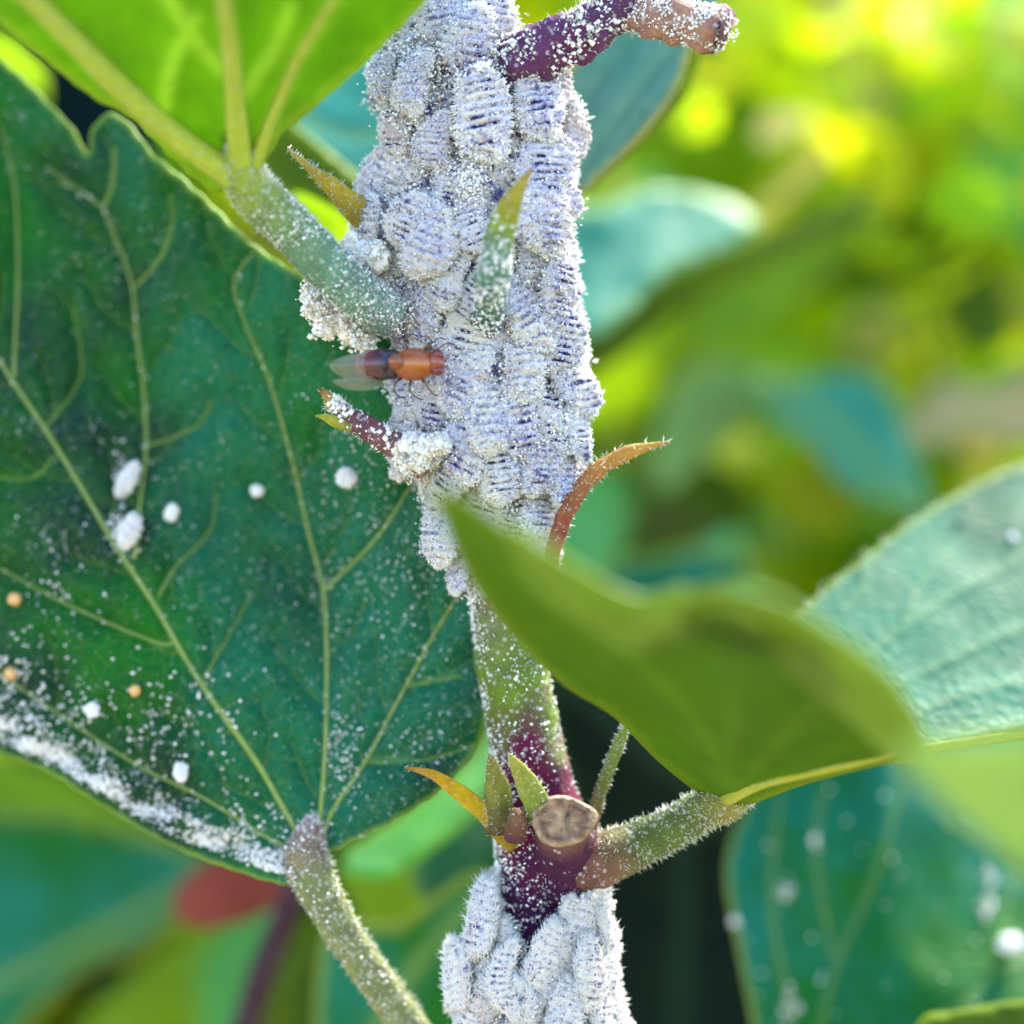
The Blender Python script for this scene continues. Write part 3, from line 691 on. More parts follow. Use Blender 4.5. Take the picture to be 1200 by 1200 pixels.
lo, ld, lvp = bleaf('dark green pleated leaf with powdery wax flecks at the bottom right', [(866, 962), (852, 1000), (851, 1040), (860, 1090), (872, 1150), (884, 1210), (900, 1290), (1290, 1290), (1300, 860), (1150, 800), (1000, 850), (900, 905)],
     lambda x, y: 1.9+(.20+.0012*max(0, min(x-1010, 200)))*(1100-y)/100+.14*abs(x-1020)/100+.05*math.sin(x/22.)*(x < 1040), L_low,
     [[(1060, 900), (1046, 960), (1020, 1045), (985, 1120), (962, 1200), (950, 1280)], [(1290, 1050), (1200, 1115), (1150, 1155), (1090, 1200)], [(915, 930), (905, 1060), (930, 1200)], [(965, 930), (955, 1000), (975, 1120)], [(1190, 1000), (1175, 1090), (1160, 1130)]],
     vwid=3, ew=9, ripple=.08, seed=7, step=6)
sp = rng.uniform((860, 920), (1290, 1200), (50, 2)); sp = sp[inside(sp, np.array([(866, 962), (851, 1040), (884, 1210), (1290, 1210), (1290, 900), (950, 900)], float))]
cl = [(925, 1180, 14), (920, 1045, 8), (955, 985, 4), (1160, 1030, 8), (1158, 1062, 9), (862, 1080, 4)]
for x, y, s in cl: sp = np.vstack([sp, rng.normal((x, y), (s*.5, s*.9), (30, 2))])
V, F = grains(np.array([tuple(P(x, y, ld(x, y)-.03)) for x, y in sp]), rng.uniform(.004, .016, len(sp))); tag(mesh_obj('wax_dust', V, F, M_wax), 'white wax dust on the dark leaf at the bottom right', kind='stuff')
tag(lump('wax_clump', 1184, 1106, ld(1184, 1106)-.08, 17, M_wax, sq=(1, .7, .75), rot=-.2, seed=5, rough=.2), 'smooth white wax ball on the dark leaf at the right edge of the picture', 'wax clump')
bleaf('sliver of fresh green leaf in the bottom right corner', [(1075, 1200), (1120, 1185), (1200, 1172), (1300, 1165), (1300, 1300), (1050, 1300)], lambda x, y: .9+.3*(1200-y)/100, L_olive, ew=6)

bl = bleaf
bl('pale teal leaf with yellow rim behind the colony and below the cut twig', [(640, 235), (655, 110), (700, 40), (760, -10), (850, -20), (812, 50), (795, 100), (760, 150), (720, 192), (690, 220), (665, 240)],
   lambda x, y: .9+.12*(235-y)/100, L_silver, [[(660, 235), (700, 180), (760, 100), (815, 30)], [(650, 190), (690, 120), (760, 30)], [(700, 215), (745, 150), (800, 90)]], ew=7, vwid=4, step=8, quilt=.05)
bl('folded olive strip of leaf under the rim of the pale leaf below the twig', [(690, 222), (722, 178), (765, 132), (800, 96), (812, 52), (820, 70), (800, 118), (760, 165), (715, 205)], lambda x, y: 1.0+.1*(235-y)/100, L_olive, step=7)
bl('blurred turquoise leaf between the top left leaf and the colony', [(340, 160), (370, 110), (430, 60), (500, 40), (520, 200), (470, 230), (430, 225), (390, 190)], lambda x, y: 2.2+.5*(230-y)/100, L_teal, [[(360, 140), (420, 160), (500, 150)]])
bl('olive leaf strip slanting behind the hairy yellow stipule', [(300, 160), (325, 135), (350, 150), (400, 190), (430, 225), (435, 300), (400, 280), (350, 235), (315, 215)], lambda x, y: 1.6+.2*(230-y)/100, L_olive, ew=14)
bl('yellow leaf patch just above the upper petiole', [(345, 225), (380, 238), (410, 262), (420, 310), (390, 300), (350, 250)], lambda x, y: 1.3, L_lime)
bl('blurred lime leaf peeking out at the left edge above the large leaf', [(-60, 30), (0, 45), (50, 80), (56, 130), (20, 120), (-60, 90)], lambda x, y: 3.0, L_lime)
bl('navy dark leaf in the gap above the notch of the large leaf', [(20, 60), (80, 60), (170, 120), (180, 260), (60, 260), (20, 140)], lambda x, y: 3.2, L_shade)

# blurred leaves of the garden to the right, from near to far
BG = [
 ('blurred turquoise leaf right of the colony, halfway up the upper part', [(560, 240), (690, 245), (760, 222), (840, 232), (885, 262), (850, 290), (780, 320), (740, 360), (690, 395), (560, 420)], 4.0, .45, .15, L_teal, []),
 ('olive edge of leaf slanting below the turquoise leaf', [(660, 400), (720, 352), (790, 318), (860, 288), (930, 262), (1020, 225), (1000, 262), (900, 310), (800, 365), (690, 440)], 5.2, .2, .1, L_olive, []),
 ('blurred lime streak of leaf running up to the right beside the olive leaf', [(812, 400), (830, 350), (890, 300), (960, 262), (1030, 245), (1035, 270), (980, 310), (910, 365), (850, 415)], 6.5, .3, .1, L_lime, []),
 ('broad arching olive leaf at the right, its tip pointing down', [(860, 270), (940, 235), (1040, 225), (1120, 262), (1175, 330), (1185, 400), (1130, 410), (1090, 350), (1020, 335), (930, 340)], 8.0, .5, .1, L_olive, [[(870, 280), (1000, 270), (1120, 320), (1170, 390)]]),
 ('wide lime leaf glowing in the upper right behind the cut twig', [(720, 240), (760, 130), (850, 110), (960, 85), (1000, 110), (960, 160), (900, 225), (800, 235)], 9.0, -.3, .1, L_lime, [[(730, 230), (850, 160), (980, 100)]]),
 ('small blurred mint leaf below the lime streak', [(765, 560), (780, 470), (830, 425), (880, 440), (875, 490), (830, 530), (790, 570)], 7.0, .3, .1, L_pgreen, []),
 ('blurred green leaf with teal sheen pointing down right of the mint leaf', [(870, 440), (930, 446), (1000, 436), (1046, 462), (1066, 520), (1086, 600), (1040, 590), (990, 570), (950, 520), (905, 490)], 6.5, .4, .1, L_teal, [[(890, 450), (980, 500), (1060, 590)]]),
 ('blurred pale beige dry leaf at the right edge', [(1036, 505), (1070, 480), (1110, 440), (1150, 452), (1230, 430), (1260, 500), (1200, 520), (1130, 512), (1090, 528)], 7.0, .3, .1, L_tan, []),
 ('light green leaf filling the far upper right corner region', [(1120, 120), (1180, 70), (1290, 60), (1290, 330), (1200, 310), (1150, 220)], 9.5, .5, .1, L_mint, []),
 ('dark teal leaf behind the top of the near olive leaf', [(680, 690), (740, 655), (830, 645), (880, 655), (860, 700), (780, 720), (700, 720)], 5.0, .2, .1, L_low, []),
 ('mid green leaf arching between mint leaf and orange stipule', [(660, 640), (700, 560), (790, 540), (870, 560), (880, 620), (800, 640), (730, 660)], 7.5, .4, .1, L_olive, [[(670, 630), (760, 590), (870, 590)]]),
 ('bright green leaf just right of the orange stipule', [(640, 640), (670, 560), (730, 560), (735, 620), (700, 690), (640, 700)], 6.5, .6, .1, L_mint, []),
 ('blurred lime lobe of leaf behind the upper right edge of the near leaf', [(745, 735), (775, 706), (810, 694), (850, 688), (910, 700), (962, 730), (1022, 772), (1066, 822), (1090, 885), (1050, 890), (1005, 850), (970, 820), (930, 785), (890, 756), (820, 742)], -3.2, -.6, 0, L_lime2, []),
 ('blurred lime fold of leaf just right of the foot of the upper colony', [(596, 612), (640, 640), (690, 672), (750, 700), (800, 688), (800, 722), (750, 762), (690, 732), (640, 695), (606, 650)], -3.2, -.6, 0, L_lime2, []),
 ('blurred pale green leaf close to the lens at the lower right', [(1055, 885), (1110, 868), (1200, 862), (1330, 850), (1330, 1060), (1240, 1040), (1180, 1000), (1120, 950)], -4.4, -.5, 0, L_pgreen, []),
 ('black green leaf with deep shade painted in, behind the stem below the near leaf', [(640, 700), (760, 760), (880, 880), (900, 1000), (900, 1300), (690, 1300), (650, 1000)], 4.5, -.9, 0, L_shade, [[(760, 780), (800, 1000), (790, 1280)]]),
 ('second leaf with deep shade painted in, overlapping the black green one at its upper end', [(650, 790), (720, 800), (840, 900), (860, 960), (780, 980), (680, 960)], 3.0, -.9, 0, L_shade, [[(660, 800), (760, 880), (850, 950)]]),
 ('curved mint leaf rim showing below the large leaf left of the stem', [(400, 1010), (470, 960), (540, 905), (580, 850), (600, 880), (580, 930), (520, 985), (450, 1030)], 2.2, .6, 0, L_mint, []),
 ('green leaf left of the stem below the yellow stipule', [(480, 1000), (520, 950), (600, 920), (610, 1020), (560, 1060), (500, 1060)], 3.0, .6, 0, L_green, []),
 ('blurred lime leaf between the petiole and the stem', [(400, 1000), (470, 985), (530, 1010), (530, 1060), (470, 1100), (410, 1060)], 4.5, .4, 0, L_lime, []),
 ('shaded teal leaf at the bottom between petiole and lower mealybugs', [(380, 1100), (470, 1080), (560, 1020), (600, 1080), (600, 1300), (400, 1300)], 2.6, -.3, 0, L_low, [[(560, 1050), (480, 1140), (420, 1250)]]),
 ('large blurred dark green leaf with pale midrib in the bottom left corner', [(-160, 960), (0, 950), (120, 965), (245, 1010), (235, 1045), (180, 1100), (80, 1150), (-30, 1250), (-160, 1280)], 5.0, -.05, .1, L_low, [[(240, 1022), (120, 1090), (0, 1150), (-100, 1190)]]),
 ('blurred lime leaf under the powdered lower margin of the large leaf', [(-100, 870), (40, 900), (140, 950), (260, 1020), (200, 1040), (60, 1000), (-100, 960)], 5.5, .3, .1, L_lime, []),
 ('blurred brick red leaf under the base of the large leaf', [(205, 1050), (240, 1015), (310, 1015), (345, 1040), (300, 1070), (250, 1085), (215, 1080)], 3.6, .3, 0, L_red, []),
 ('pale mint pointed leaf at the bottom left', [(230, 1140), (270, 1080), (320, 1050), (330, 1100), (300, 1190), (250, 1260)], 6.5, .4, 0, L_mint, []),
 ('yellow green leaf at the bottom left, beside the dark stem', [(90, 1230), (150, 1150), (230, 1100), (270, 1140), (250, 1230), (180, 1290)], 7.0, .5, 0, L_lime, []),
 ('green leaf right of the dark stem at the bottom', [(330, 1140), (390, 1080), (440, 1120), (440, 1200), (400, 1280), (330, 1280)], 6.0, .4, 0, L_olive, []),
]
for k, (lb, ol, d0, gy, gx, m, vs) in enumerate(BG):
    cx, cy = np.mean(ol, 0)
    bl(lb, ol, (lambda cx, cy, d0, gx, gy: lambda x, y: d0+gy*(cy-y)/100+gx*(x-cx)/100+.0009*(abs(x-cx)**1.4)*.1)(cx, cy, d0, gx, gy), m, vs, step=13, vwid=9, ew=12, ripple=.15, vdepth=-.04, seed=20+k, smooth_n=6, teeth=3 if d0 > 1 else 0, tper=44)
t, c, r = tube('stem', [(355, 1000, 2.8), (335, 1070, 3.0), (305, 1150, 3.2), (270, 1260, 3.4)], [16, 20, 22, 22], M_stem, None, cols=[(0, (.05, .012, .03)), (1, (.03, .008, .02))])
tag(t, 'blurred dark purple stem slanting at the bottom left', 'stem')
for pts_, rr_, lb in (([(690, 470, 7.5), (800, 420, 8), (930, 330, 8.5), (1090, 280, 9), (1260, 200, 9.5)], [7, 7, 6, 5, 4], 'thin blurred brown twig rising to the right behind the orange stipule'),
        ([(1190, 640, 8.5), (1120, 520, 8.5), (1085, 400, 8.5), (1060, 300, 9), (1075, 180, 9.5)], [9, 8, 7, 6, 5], 'blurred brown twig standing upright at the far right'),
        ([(700, 640, 6.5), (790, 610, 6.8), (880, 640, 7), (960, 610, 7.2), (1050, 560, 7.5)], [6, 6, 5, 5, 4], 'thin blurred twig level with the foot of the orange stipule')):
    t, c, r = tube('twig', pts_, rr_, M_stem, None, cols=[(0, (.16, .08, .05)), (1, (.12, .10, .03))]); tag(t, lb, 'twig')
# pale petalled blobs added far off for soft bokeh spots
def pale_blob(px, py, d, s, colr, label):
    f = thing('pale_blob', P(px, py, d)); tag(f, label, 'pale_blob', 'pale blobs far behind')
    k = (15+d)/15
    for j in range(5):
        a = j*2*math.pi/5+px*.1; V = []; n = 7
        for t in np.linspace(0, 1, n):
            wv = .55*math.sin(math.pi*min(1, t*.85+.08))
            for u in (-1, -.4, .4, 1):
                V.append(((math.cos(a)*t-math.sin(a)*wv*u)*s/200*k, (-.45*t*(1-t)-.12*abs(u))*s/200*k, (math.sin(a)*t+math.cos(a)*wv*u)*s/200*k))
        F = [(i*4+q, i*4+q+1, i*4+q+5, i*4+q+4) for i in range(n-1) for q in range(3)]
        mesh_obj('petal', V, F, colr, f, local=True)
    V, F = spikes(rng.normal(size=(24, 3))*.02*k, np.array([0, -1, 0])+rng.normal(size=(24, 3))*.4, np.full(24, s/500*k), np.full(24, .015*k))
    mesh_obj('centre_spikes', V, F, M_stip, f, col=np.tile([.6, .4, .1], (len(V), 1)), local=True)
M_pet = plain('cream_petal', (.88, .84, .62), .6, (.9, .8, .6), 3, .85)
for a in ((1005, 20, 9.5, 48, 'highest pale blob, cut by the top edge of the picture'), (1105, 62, 9.5, 48, 'pale blob near the top right corner'), (1012, 132, 9.5, 40, 'pale blob right of the wide lime leaf'),
          (930, 165, 10.2, 34, 'dim pale blob in the upper right, left of its neighbour'), (1068, 345, 9.8, 34, 'round pale blob over the arching olive leaf'), (1018, 392, 9.5, 34, 'cream blob below the arching olive leaf'), (825, 88, 10, 34, 'pale blob just under the cut twig end'),
          (1185, 20, 10, 34, 'pale blob in the very top right corner'), (1185, 360, 9.6, 34, 'pale blob at the right edge beside the arching olive leaf'), (660, 720, 8, 26, 'pale blob glimpsed between the near leaf and the colony foot')):
    pale_blob(a[0], a[1], a[2], a[3], M_pet, a[4])

# ------------------------------------------------------------------ the colony: wax crust, then every mealybug
EL = [(-60, 470, 610), (0, 478, 600), (40, 442, 600), (78, 424, 655), (100, 432, 670), (130, 440, 682), (160, 455, 686), (185, 448, 682), (240, 415, 680), (290, 405, 678), (325, 420, 678), (360, 448, 682), (400, 462, 690), (440, 458, 693), (490, 452, 692),
      (530, 462, 686), (560, 488, 678), (600, 502, 664), (640, 510, 650), (665, 528, 640), (690, 546, 632), (700, 552, 626)]
EL2 = [(1000, 585, 668), (1025, 570, 694), (1045, 562, 716), (1090, 553, 722), (1118, 540, 724), (1140, 520, 726), (1165, 524, 730), (1200, 540, 738), (1260, 545, 745)]
def prof(E):
    a = np.array(E, float)
    def f(y):
        return np.interp(y, a[:, 0], a[:, 1]), np.interp(y, a[:, 0], a[:, 2])
    return f
def surf(f, y, th, dep, shrink=0):
    l, r = f(y); cx, hw = (l+r)/2, (r-l)/2-shrink
    hd = dep(hw)/200
    return cx+hw*math.cos(th), -math.sin(th)*hd   # px, depth
DEP = lambda hw: 55+.45*(hw-50)
def crust(E, label, cut=None, nclot=430):
    f = prof(E); y0, y1 = E[0][0], E[-1][0]; ny, nx = int((y1-y0)/4), 110; V = []
    for i in range(ny+1):
        y = y0+(y1-y0)*i/ny
        for k in range(nx):
            a = 2*math.pi*k/nx; px, d = surf(f, y, a, DEP, 9)
            if cut: px, d = cut(px, y, a, d)
            p = np.array(P(px, y, d)); q = np.array([math.cos(a), -math.sin(a), 0])
            h = .07*noise.fractal(Vector(p)*3.2, 1, 2, 3)+.06*noise.fractal(Vector(p)*9, .8, 2, 4)
            V.append(p+q*h)
    F = [(i*nx+k, (i+1)*nx+k, (i+1)*nx+(k+1) % nx, i*nx+(k+1) % nx) for i in range(ny) for k in range(nx)]
    V = np.array(V); o = mesh_obj('wax_crust', V, F, M_crust); tag(o, label, kind='stuff')
    i = rng.integers(0, len(V), 15000); ang = 2*math.pi*(i % nx)/nx; q = np.stack([np.cos(ang), -np.sin(ang), 0*ang], 1)
    keep = q[:, 1] < .35; i, q = i[keep], q[keep]; b = V[i]+rng.normal(size=(len(i), 3))*.012
    VS, FS = spikes(b-q*.01, q+rng.normal(size=b.shape)*.8, rng.uniform(.015, .055, len(b)), rng.uniform(.004, .009, len(b)))
    G, FG = grains(b+q*.008, rng.uniform(.004, .014, len(b)))
    cn = rng.integers(0, len(V), nclot); cn = cn[(np.sin(2*math.pi*(cn % nx)/nx) > .35) & (V[cn][:, 2] > -2.9)]   # loose cottony clots lying over the insects
    aa = 2*math.pi*(cn % nx)/nx; qq = np.stack([np.cos(aa), -np.sin(aa), 0*aa], 1); cc = V[cn]+qq*rng.uniform(-.02, .04, (len(cn), 1))
    m_ = 150; off = rng.normal(size=(len(cn), m_, 3))*(rng.uniform(.02, .055, (len(cn), 1, 1))*np.array([1, .8, 1.1]))
    G2, FG2 = grains((cc[:, None]+off).reshape(-1, 3), rng.uniform(.003, .012, len(cn)*m_)); FG = np.vstack([FG, FG2+len(G)]); G = np.vstack([G, G2])
    f2 = mesh_obj('wax_fluff', np.vstack([VS, G]), np.vstack([FS, FG+len(VS)]), M_wax, smooth=False); tag(f2, label.replace('crust', 'fluff'), kind='stuff')
    return f, V
def cut_top(px, y, a, d):
    return px, d
f_up, Vc = crust(EL, 'white and violet wax crust around the upper stem under the mealybugs')
def cut_low(px, y, a, d):                                         # bare purple bark stays open in front at the top of the lower colony
    w_ = 46*(1-min(1, max(0, (y-1040)/80))); 
    if d < 0 and abs(px-622) < w_+1: d = d*.35
    return px, d
f_lo, _ = crust(EL2, 'white wax crust around the lower stem under the mealybugs', cut_low, 60)

def bug_meshes(i, elong):
    NU, NV = 84, 30; L, W, H = .5, .5/elong, .5/elong*.62; V = []; mk = []; r_ = random.Random(i*17+3); ra = .55 if elong > 2 else 1.0
    pres = [[(r_.random() < .8)*r_.uniform(.6, 1), (r_.random() < .8)*r_.uniform(.6, 1)] for _ in range(14)]
    segs = 9+i % 3
    for a in range(NU+1):
        u = a/NU; x = -L*math.cos(math.pi*u)
        pr = max(0.0, 1-(abs(x)/L)**2.4)**.5*(1-.10*x/L)
        su = (x/L+1)/2; ph = su*segs; g = (1-math.cos(2*math.pi*ph))/2        # 1 on the ridge, 0 in the groove
        for b in range(NV):
            t = 2*math.pi*b/NV; cy, sz = math.cos(t), math.sin(t)
            pm = noise.fractal(Vector((x*3.1+i*5, cy*.9*W*4, sz)), 1, 2, 2); gm = max(.12, min(1.3, .88+1.5*pm))
            rr = 1-.12*ra*gm*(1-g)*(.35+.65*max(0, sz))+.09*(abs(cy)**6)*(g-.5)+.16*pm*(ra > .9)
            y = W*pr*cy*rr; z = H*pr*(sz if sz > 0 else sz*.35)*rr
            p = Vector((x*1.0, y, z)); n_ = noise.fractal(p*9+Vector((i*7, 0, 0)), .9, 2, 4)
            bend = .13*math.sin(i*2.1)*(x/L)**2+.05*math.sin(i*1.3+x*5)
            V.append((x+.02*g*abs(cy), y*(1+.10*n_)+bend, z+(.035 if ra < 1 else .075)*n_*(sz > -.2)))
            side = 0 if cy > 0 else 1; si = min(13, int(ph+.5)); m = 0
            if sz > .25 and .12 < su < .9:
                gr = math.exp(-((ph-round(ph))/.20)**2)
                dot = math.exp(-((abs(cy)-.42)/.15)**2); line = .75*(abs(cy) < .42)+.3*(abs(cy) < .8)
                m = ra**.7*max(.35, gm)*1.15*gr*(dot*1.5*pres[si][side]+line*pres[si][1-side]*.8)
            mk.append(min(1, m))
    F = [(a*NV+b, a*NV+(b+1) % NV, (a+1)*NV+(b+1) % NV, (a+1)*NV+b) for a in range(NU) for b in range(NV)]
    body = mesh_obj('body', V, F, M_bug2 if ra < 1 else M_bug, attrs={'mark': mk}); me = body.data; bpy.data.objects.remove(body)
    V = np.array(V); n = 900; j = rng.integers(NV, len(V)-NV, n); q = V[j]/[L*L, W*W, H*H]; q /= np.linalg.norm(q, axis=1)[:, None]+1e-9
    keep = (V[j][:, 2] > -.04) & (rng.random(n) < .35+.65*(np.abs(V[j][:, 1]) > .25*W)); j, q = j[keep], q[keep]; n = len(j)
    low = V[j][:, 2] < H*.35
    ln = np.where(low, rng.uniform(.03, .10, n), rng.uniform(.015, .05, n))
    if ra < 1: q = q*.7+np.array([1.0, 0, 0])*np.where(rng.random(n) < .8, 1, -1)[:, None]; ln = rng.uniform(.05, .16, n)
    VS, FS = spikes(V[j]-q*.01, q+rng.normal(size=(n, 3))*np.where(low, .3, .8)[:, None], ln, np.where(low, .010, .008))
    G, FG = grains(np.repeat(V[j], 2, 0)+rng.normal(size=(2*n, 3))*.016, rng.uniform(.006, .026, 2*n)*rng.random(2*n)**.5*(.55 if ra < 1 else 1))
    fr = mesh_obj('wax_fringe', np.vstack([VS, G]), np.vstack([FS, FG+len(VS)]), M_wax, smooth=False); mf = fr.data; bpy.data.objects.remove(fr)
    return me, mf
VAR = [bug_meshes(i, e) for i, e in enumerate((1.2, 1.5, 1.7, 1.9, 1.35, 1.6, 1.45, 1.25, 1.8, 1.4))]
SLIM = [bug_meshes(i+10, e) for i, e in enumerate((2.1, 2.5, 2.3, 2.7))]
proto = {}
def bug(px, py, L, ang, wr, label, f, dep=0.0, slim=False, k=0, group='mealybugs on the upper stem'):
    """L: length in photo pixels, ang: body axis in the picture plane (0 = horizontal), wr: width factor"""
    l, r = f(py); cx, hw = (l+r)/2, (r-l)/2; q = max(-1, min(1, (px-cx)/hw)); th = math.acos(q*.96)
    x2, d = surf(f, py, th, DEP, 12)
    base = P(px if abs(q) < .9 else cx+hw*.9*q, py, d+dep)
    nrm = Vector((math.cos(th)*DEP(hw)/hw+random.uniform(-.22, .22), -math.sin(th), random.uniform(-.1, .3))).normalized()
    ax = Vector((math.cos(ang), 0, math.sin(ang))); ax = (ax-nrm*ax.dot(nrm)).normalized(); yy = nrm.cross(ax)
    o = thing('mealybug', base); me = (SLIM if slim else VAR)
    me = me[k % len(me)]
    R = Matrix((ax, yy, nrm)).transposed(); s = L/200
    o.matrix_world = Matrix.Translation(base) @ (R @ Matrix.Diagonal((s, s*wr, s*random.uniform(.75, 1.1)))).to_4x4()
    tag(o, label, 'mealybug', group)
    for nm, m in zip(('body', 'wax_fringe'), me):
        if nm not in proto: proto[nm] = bpy.data.objects.new(nm, m); c_ = proto[nm]
        else: c_ = proto[nm].copy(); c_.data = m
        C.objects.link(c_); c_.parent = o
        if nm == 'wax_fringe': c_['kind'] = 'stuff'
    return o
R_ = math.radians
UP = [  # px, py, length, axis deg, width factor, label
 (520, 18, 78, 85, .9, 'mealybug at the top edge of the picture, right of the top left leaf'),
 (462, 50, 66, 60, 1, 'bluish mealybug at the upper left rim of the colony, touching the top left leaf'),
 (552, 50, 74, 88, 1.05, 'mealybug with blue ladder marks just left of the root of the purple side branch'),
 (572, 8, 66, 80, 1, 'pinkish mealybug at the top edge against the side branch'),
 (483, 98, 78, 75, 1.1, 'dusty blue mealybug on the left rim, level with the big round one'),
 (447, 90, 56, 70, .9, 'small mealybug poking out at the left rim beside the turquoise leaf'),
 (560, 135, 92, 96, 1.15, 'big round mealybug with a clear ladder of blue dots, below the side branch root'),
 (508, 165, 76, 80, 1, 'smooth pale mealybug left of the big round one with ladder dots'),
 (463, 150, 60, 100, .9, 'grey mealybug in the notch of the left rim above the yellow stipule'),
 (626, 122, 92, 86, .95, 'tall mealybug with violet dots right below the purple side branch'),
 (667, 110, 64, 80, .9, 'mealybug on the right rim closest to the side branch'),
 (672, 160, 72, 84, .9, 'mealybug on the right rim next to the pale teal leaf, upper one'),
 (462, 203, 76, 52, 1, 'tilted mealybug with blue bars on the left rim right above the tip of the petiole'),
 (578, 188, 70, 12, 1, 'bluish mealybug lying across, under the big round one'),
 (530, 222, 72, 70, 1, 'mealybug halfway between the left rim and the upright spike'),
 (640, 195, 74, 80, 1, 'mealybug right of the tip of the upright spike'),
 (672, 225, 64, 92, .9, 'mealybug on the right rim level with the tip of the upright spike'),
 (432, 262, 74, 64, 1.1, 'large creamy mealybug bulging at the left rim behind the yellow stipule'),
 (478, 258, 66, 70, .9, 'mealybug with a dark violet blotch beside the creamy left rim one'),
 (503, 282, 74, 82, 1, 'pale mealybug with blue bars left of the upright spike'),
 (550, 262, 66, 105, .9, 'mealybug touching the left side of the upright spike'),
 (636, 252, 78, 76, 1, 'mealybug with two blue spots right of the upright spike'),
 (668, 285, 76, 88, .95, 'mealybug on the right rim beside the turquoise leaf'),
 (452, 312, 66, 40, 1, 'mealybug squeezed above the hairy end of the upper petiole'),
 (522, 326, 78, 60, 1, 'mealybug left of the foot of the upright spike'),
 (622, 305, 74, 90, 1, 'fluffy mealybug right of the middle of the upright spike'),
 (655, 340, 80, 84, 1, 'mealybug near the right rim below the turquoise leaf'),
 (493, 362, 76, 32, 1, 'mealybug with dark blue bars between petiole end and spike foot'),
 (611, 370, 90, 118, .95, 'slanting mealybug with dense blue bars right below the foot of the upright spike'),
 (552, 352, 66, 50, .9, 'mealybug behind the foot of the upright spike'),
 (660, 398, 82, 86, 1, 'mealybug near the right rim, level with the fly'),
 (556, 402, 84, 62, 1.05, 'bluish mealybug under the dark crack, right of the head of the fly'),
 (486, 396, 60, 15, 1, 'mealybug hidden in part just above the fly'),
 (612, 432, 80, 98, 1, 'mealybug two body lengths right of the fly'),
 (545, 445, 74, 70, 1, 'mealybug below and right of the head of the fly'),
 (672, 448, 80, 92, .95, 'mealybug at the widest point of the right rim'),
 (476, 484, 76, 112, .95, 'tan mealybug on the left rim right under the fly'),
 (511, 470, 80, 84, 1, 'mealybug with blue dots just below the thorax of the fly'),
 (570, 486, 78, 92, 1, 'mealybug in the middle of the lower half, left of the one with paired dots'),
 (604, 490, 82, 90, 1, 'mealybug with two columns of paired dots in the lower middle'),
 (642, 492, 76, 84, .9, 'narrow mealybug right of the one with paired dots'),
 (674, 505, 76, 90, .9, 'mealybug on the right rim above the orange stipule'),
 (484, 530, 84, 20, 1, 'fluffy cream mealybug at the root of the small side twig'),
 (547, 520, 74, 60, 1, 'mealybug between the side twig root and the ladder marked one'),
 (527, 560, 74, 68, 1, 'mealybug just above the tip of the near olive leaf'),
 (588, 550, 88, 90, 1.05, 'mealybug with the boldest ladder of blue bars in the lower half'),
 (632, 545, 80, 88, .95, 'mealybug right of the one with the boldest ladder'),
 (664, 560, 74, 98, .9, 'mealybug on the right rim level with the bend of the orange stipule'),
 (568, 598, 74, 82, .95, 'mealybug above the slanting edge of the near leaf, left of centre'),
 (634, 597, 82, 84, 1.05, 'broad mealybug with long blue bars, left of the orange stipule'),
 (602, 622, 76, 92, .9, 'mealybug half hidden behind the near leaf, second from the stipule'),
 (518, 622, 70, 100, .9, 'pinkish mealybug on the left rim below the tip of the near leaf'),
 (536, 662, 64, 110, .9, 'lowest mealybug on the left rim above the bare green stem'),
 (634, 645, 74, 84, .95, 'lowest mealybug of the upper colony, at the foot of the orange stipule'),
]
for k, (x, y, L, a, wr, lb) in enumerate(UP):
    bug(x, y, L*random.choice((.9, 1.02, 1.12, 1.2)), R_(a+random.uniform(-14, 14)), wr*random.uniform(.9, 1.15), lb, f_up, random.uniform(-.12, .03), k=k*3+k//7)
LOW = [
 (567, 1078, 98, 84, .95, 'tall smooth mealybug on the left rim beside the bare purple stem'),
 (703, 1058, 84, 80, .9, 'mealybug under the right petiole on the right rim of the lower colony'),
 (676, 1092, 92, 68, .9, 'mealybug below the petiole root, between the purple stem and the right rim'),
 (712, 1108, 86, 92, .85, 'mealybug on the right rim of the lower colony, second from the top'),
 (640, 1124, 84, 58, .9, 'mealybug at the lower tip of the bare purple stem'),
 (590, 1148, 88, 94, .85, 'upright mealybug in the left middle of the lower colony'),
 (536, 1140, 80, 120, 1.1, 'mealybug sticking out at the far left of the lower colony'),
 (652, 1150, 84, 60, .9, 'mealybug below the tip of the bare purple stem, second row'),
 (692, 1142, 88, 76, .9, 'mealybug in the right middle of the lower colony'),
 (726, 1152, 80, 96, .8, 'mealybug on the right rim near the bottom edge'),
 (556, 1188, 86, 70, .9, 'mealybug at the bottom edge, leftmost of its row'),
 (612, 1190, 84, 84, .9, 'mealybug at the bottom edge, second from the left'),
 (664, 1190, 86, 66, .9, 'mealybug at the bottom edge, third from the left'),
 (708, 1194, 86, 84, .9, 'mealybug at the bottom edge, near the right rim of the colony'),
 (740, 1205, 70, 92, .8, 'mealybug at the bottom right corner of the lower colony'),
]
for k, (x, y, L, a, wr, lb) in enumerate(LOW):
    bug(x, y, L, R_(a), wr*1.1, lb, f_lo, random.uniform(-.12, -.02), slim=True, k=k, group='mealybugs on the lower stem')
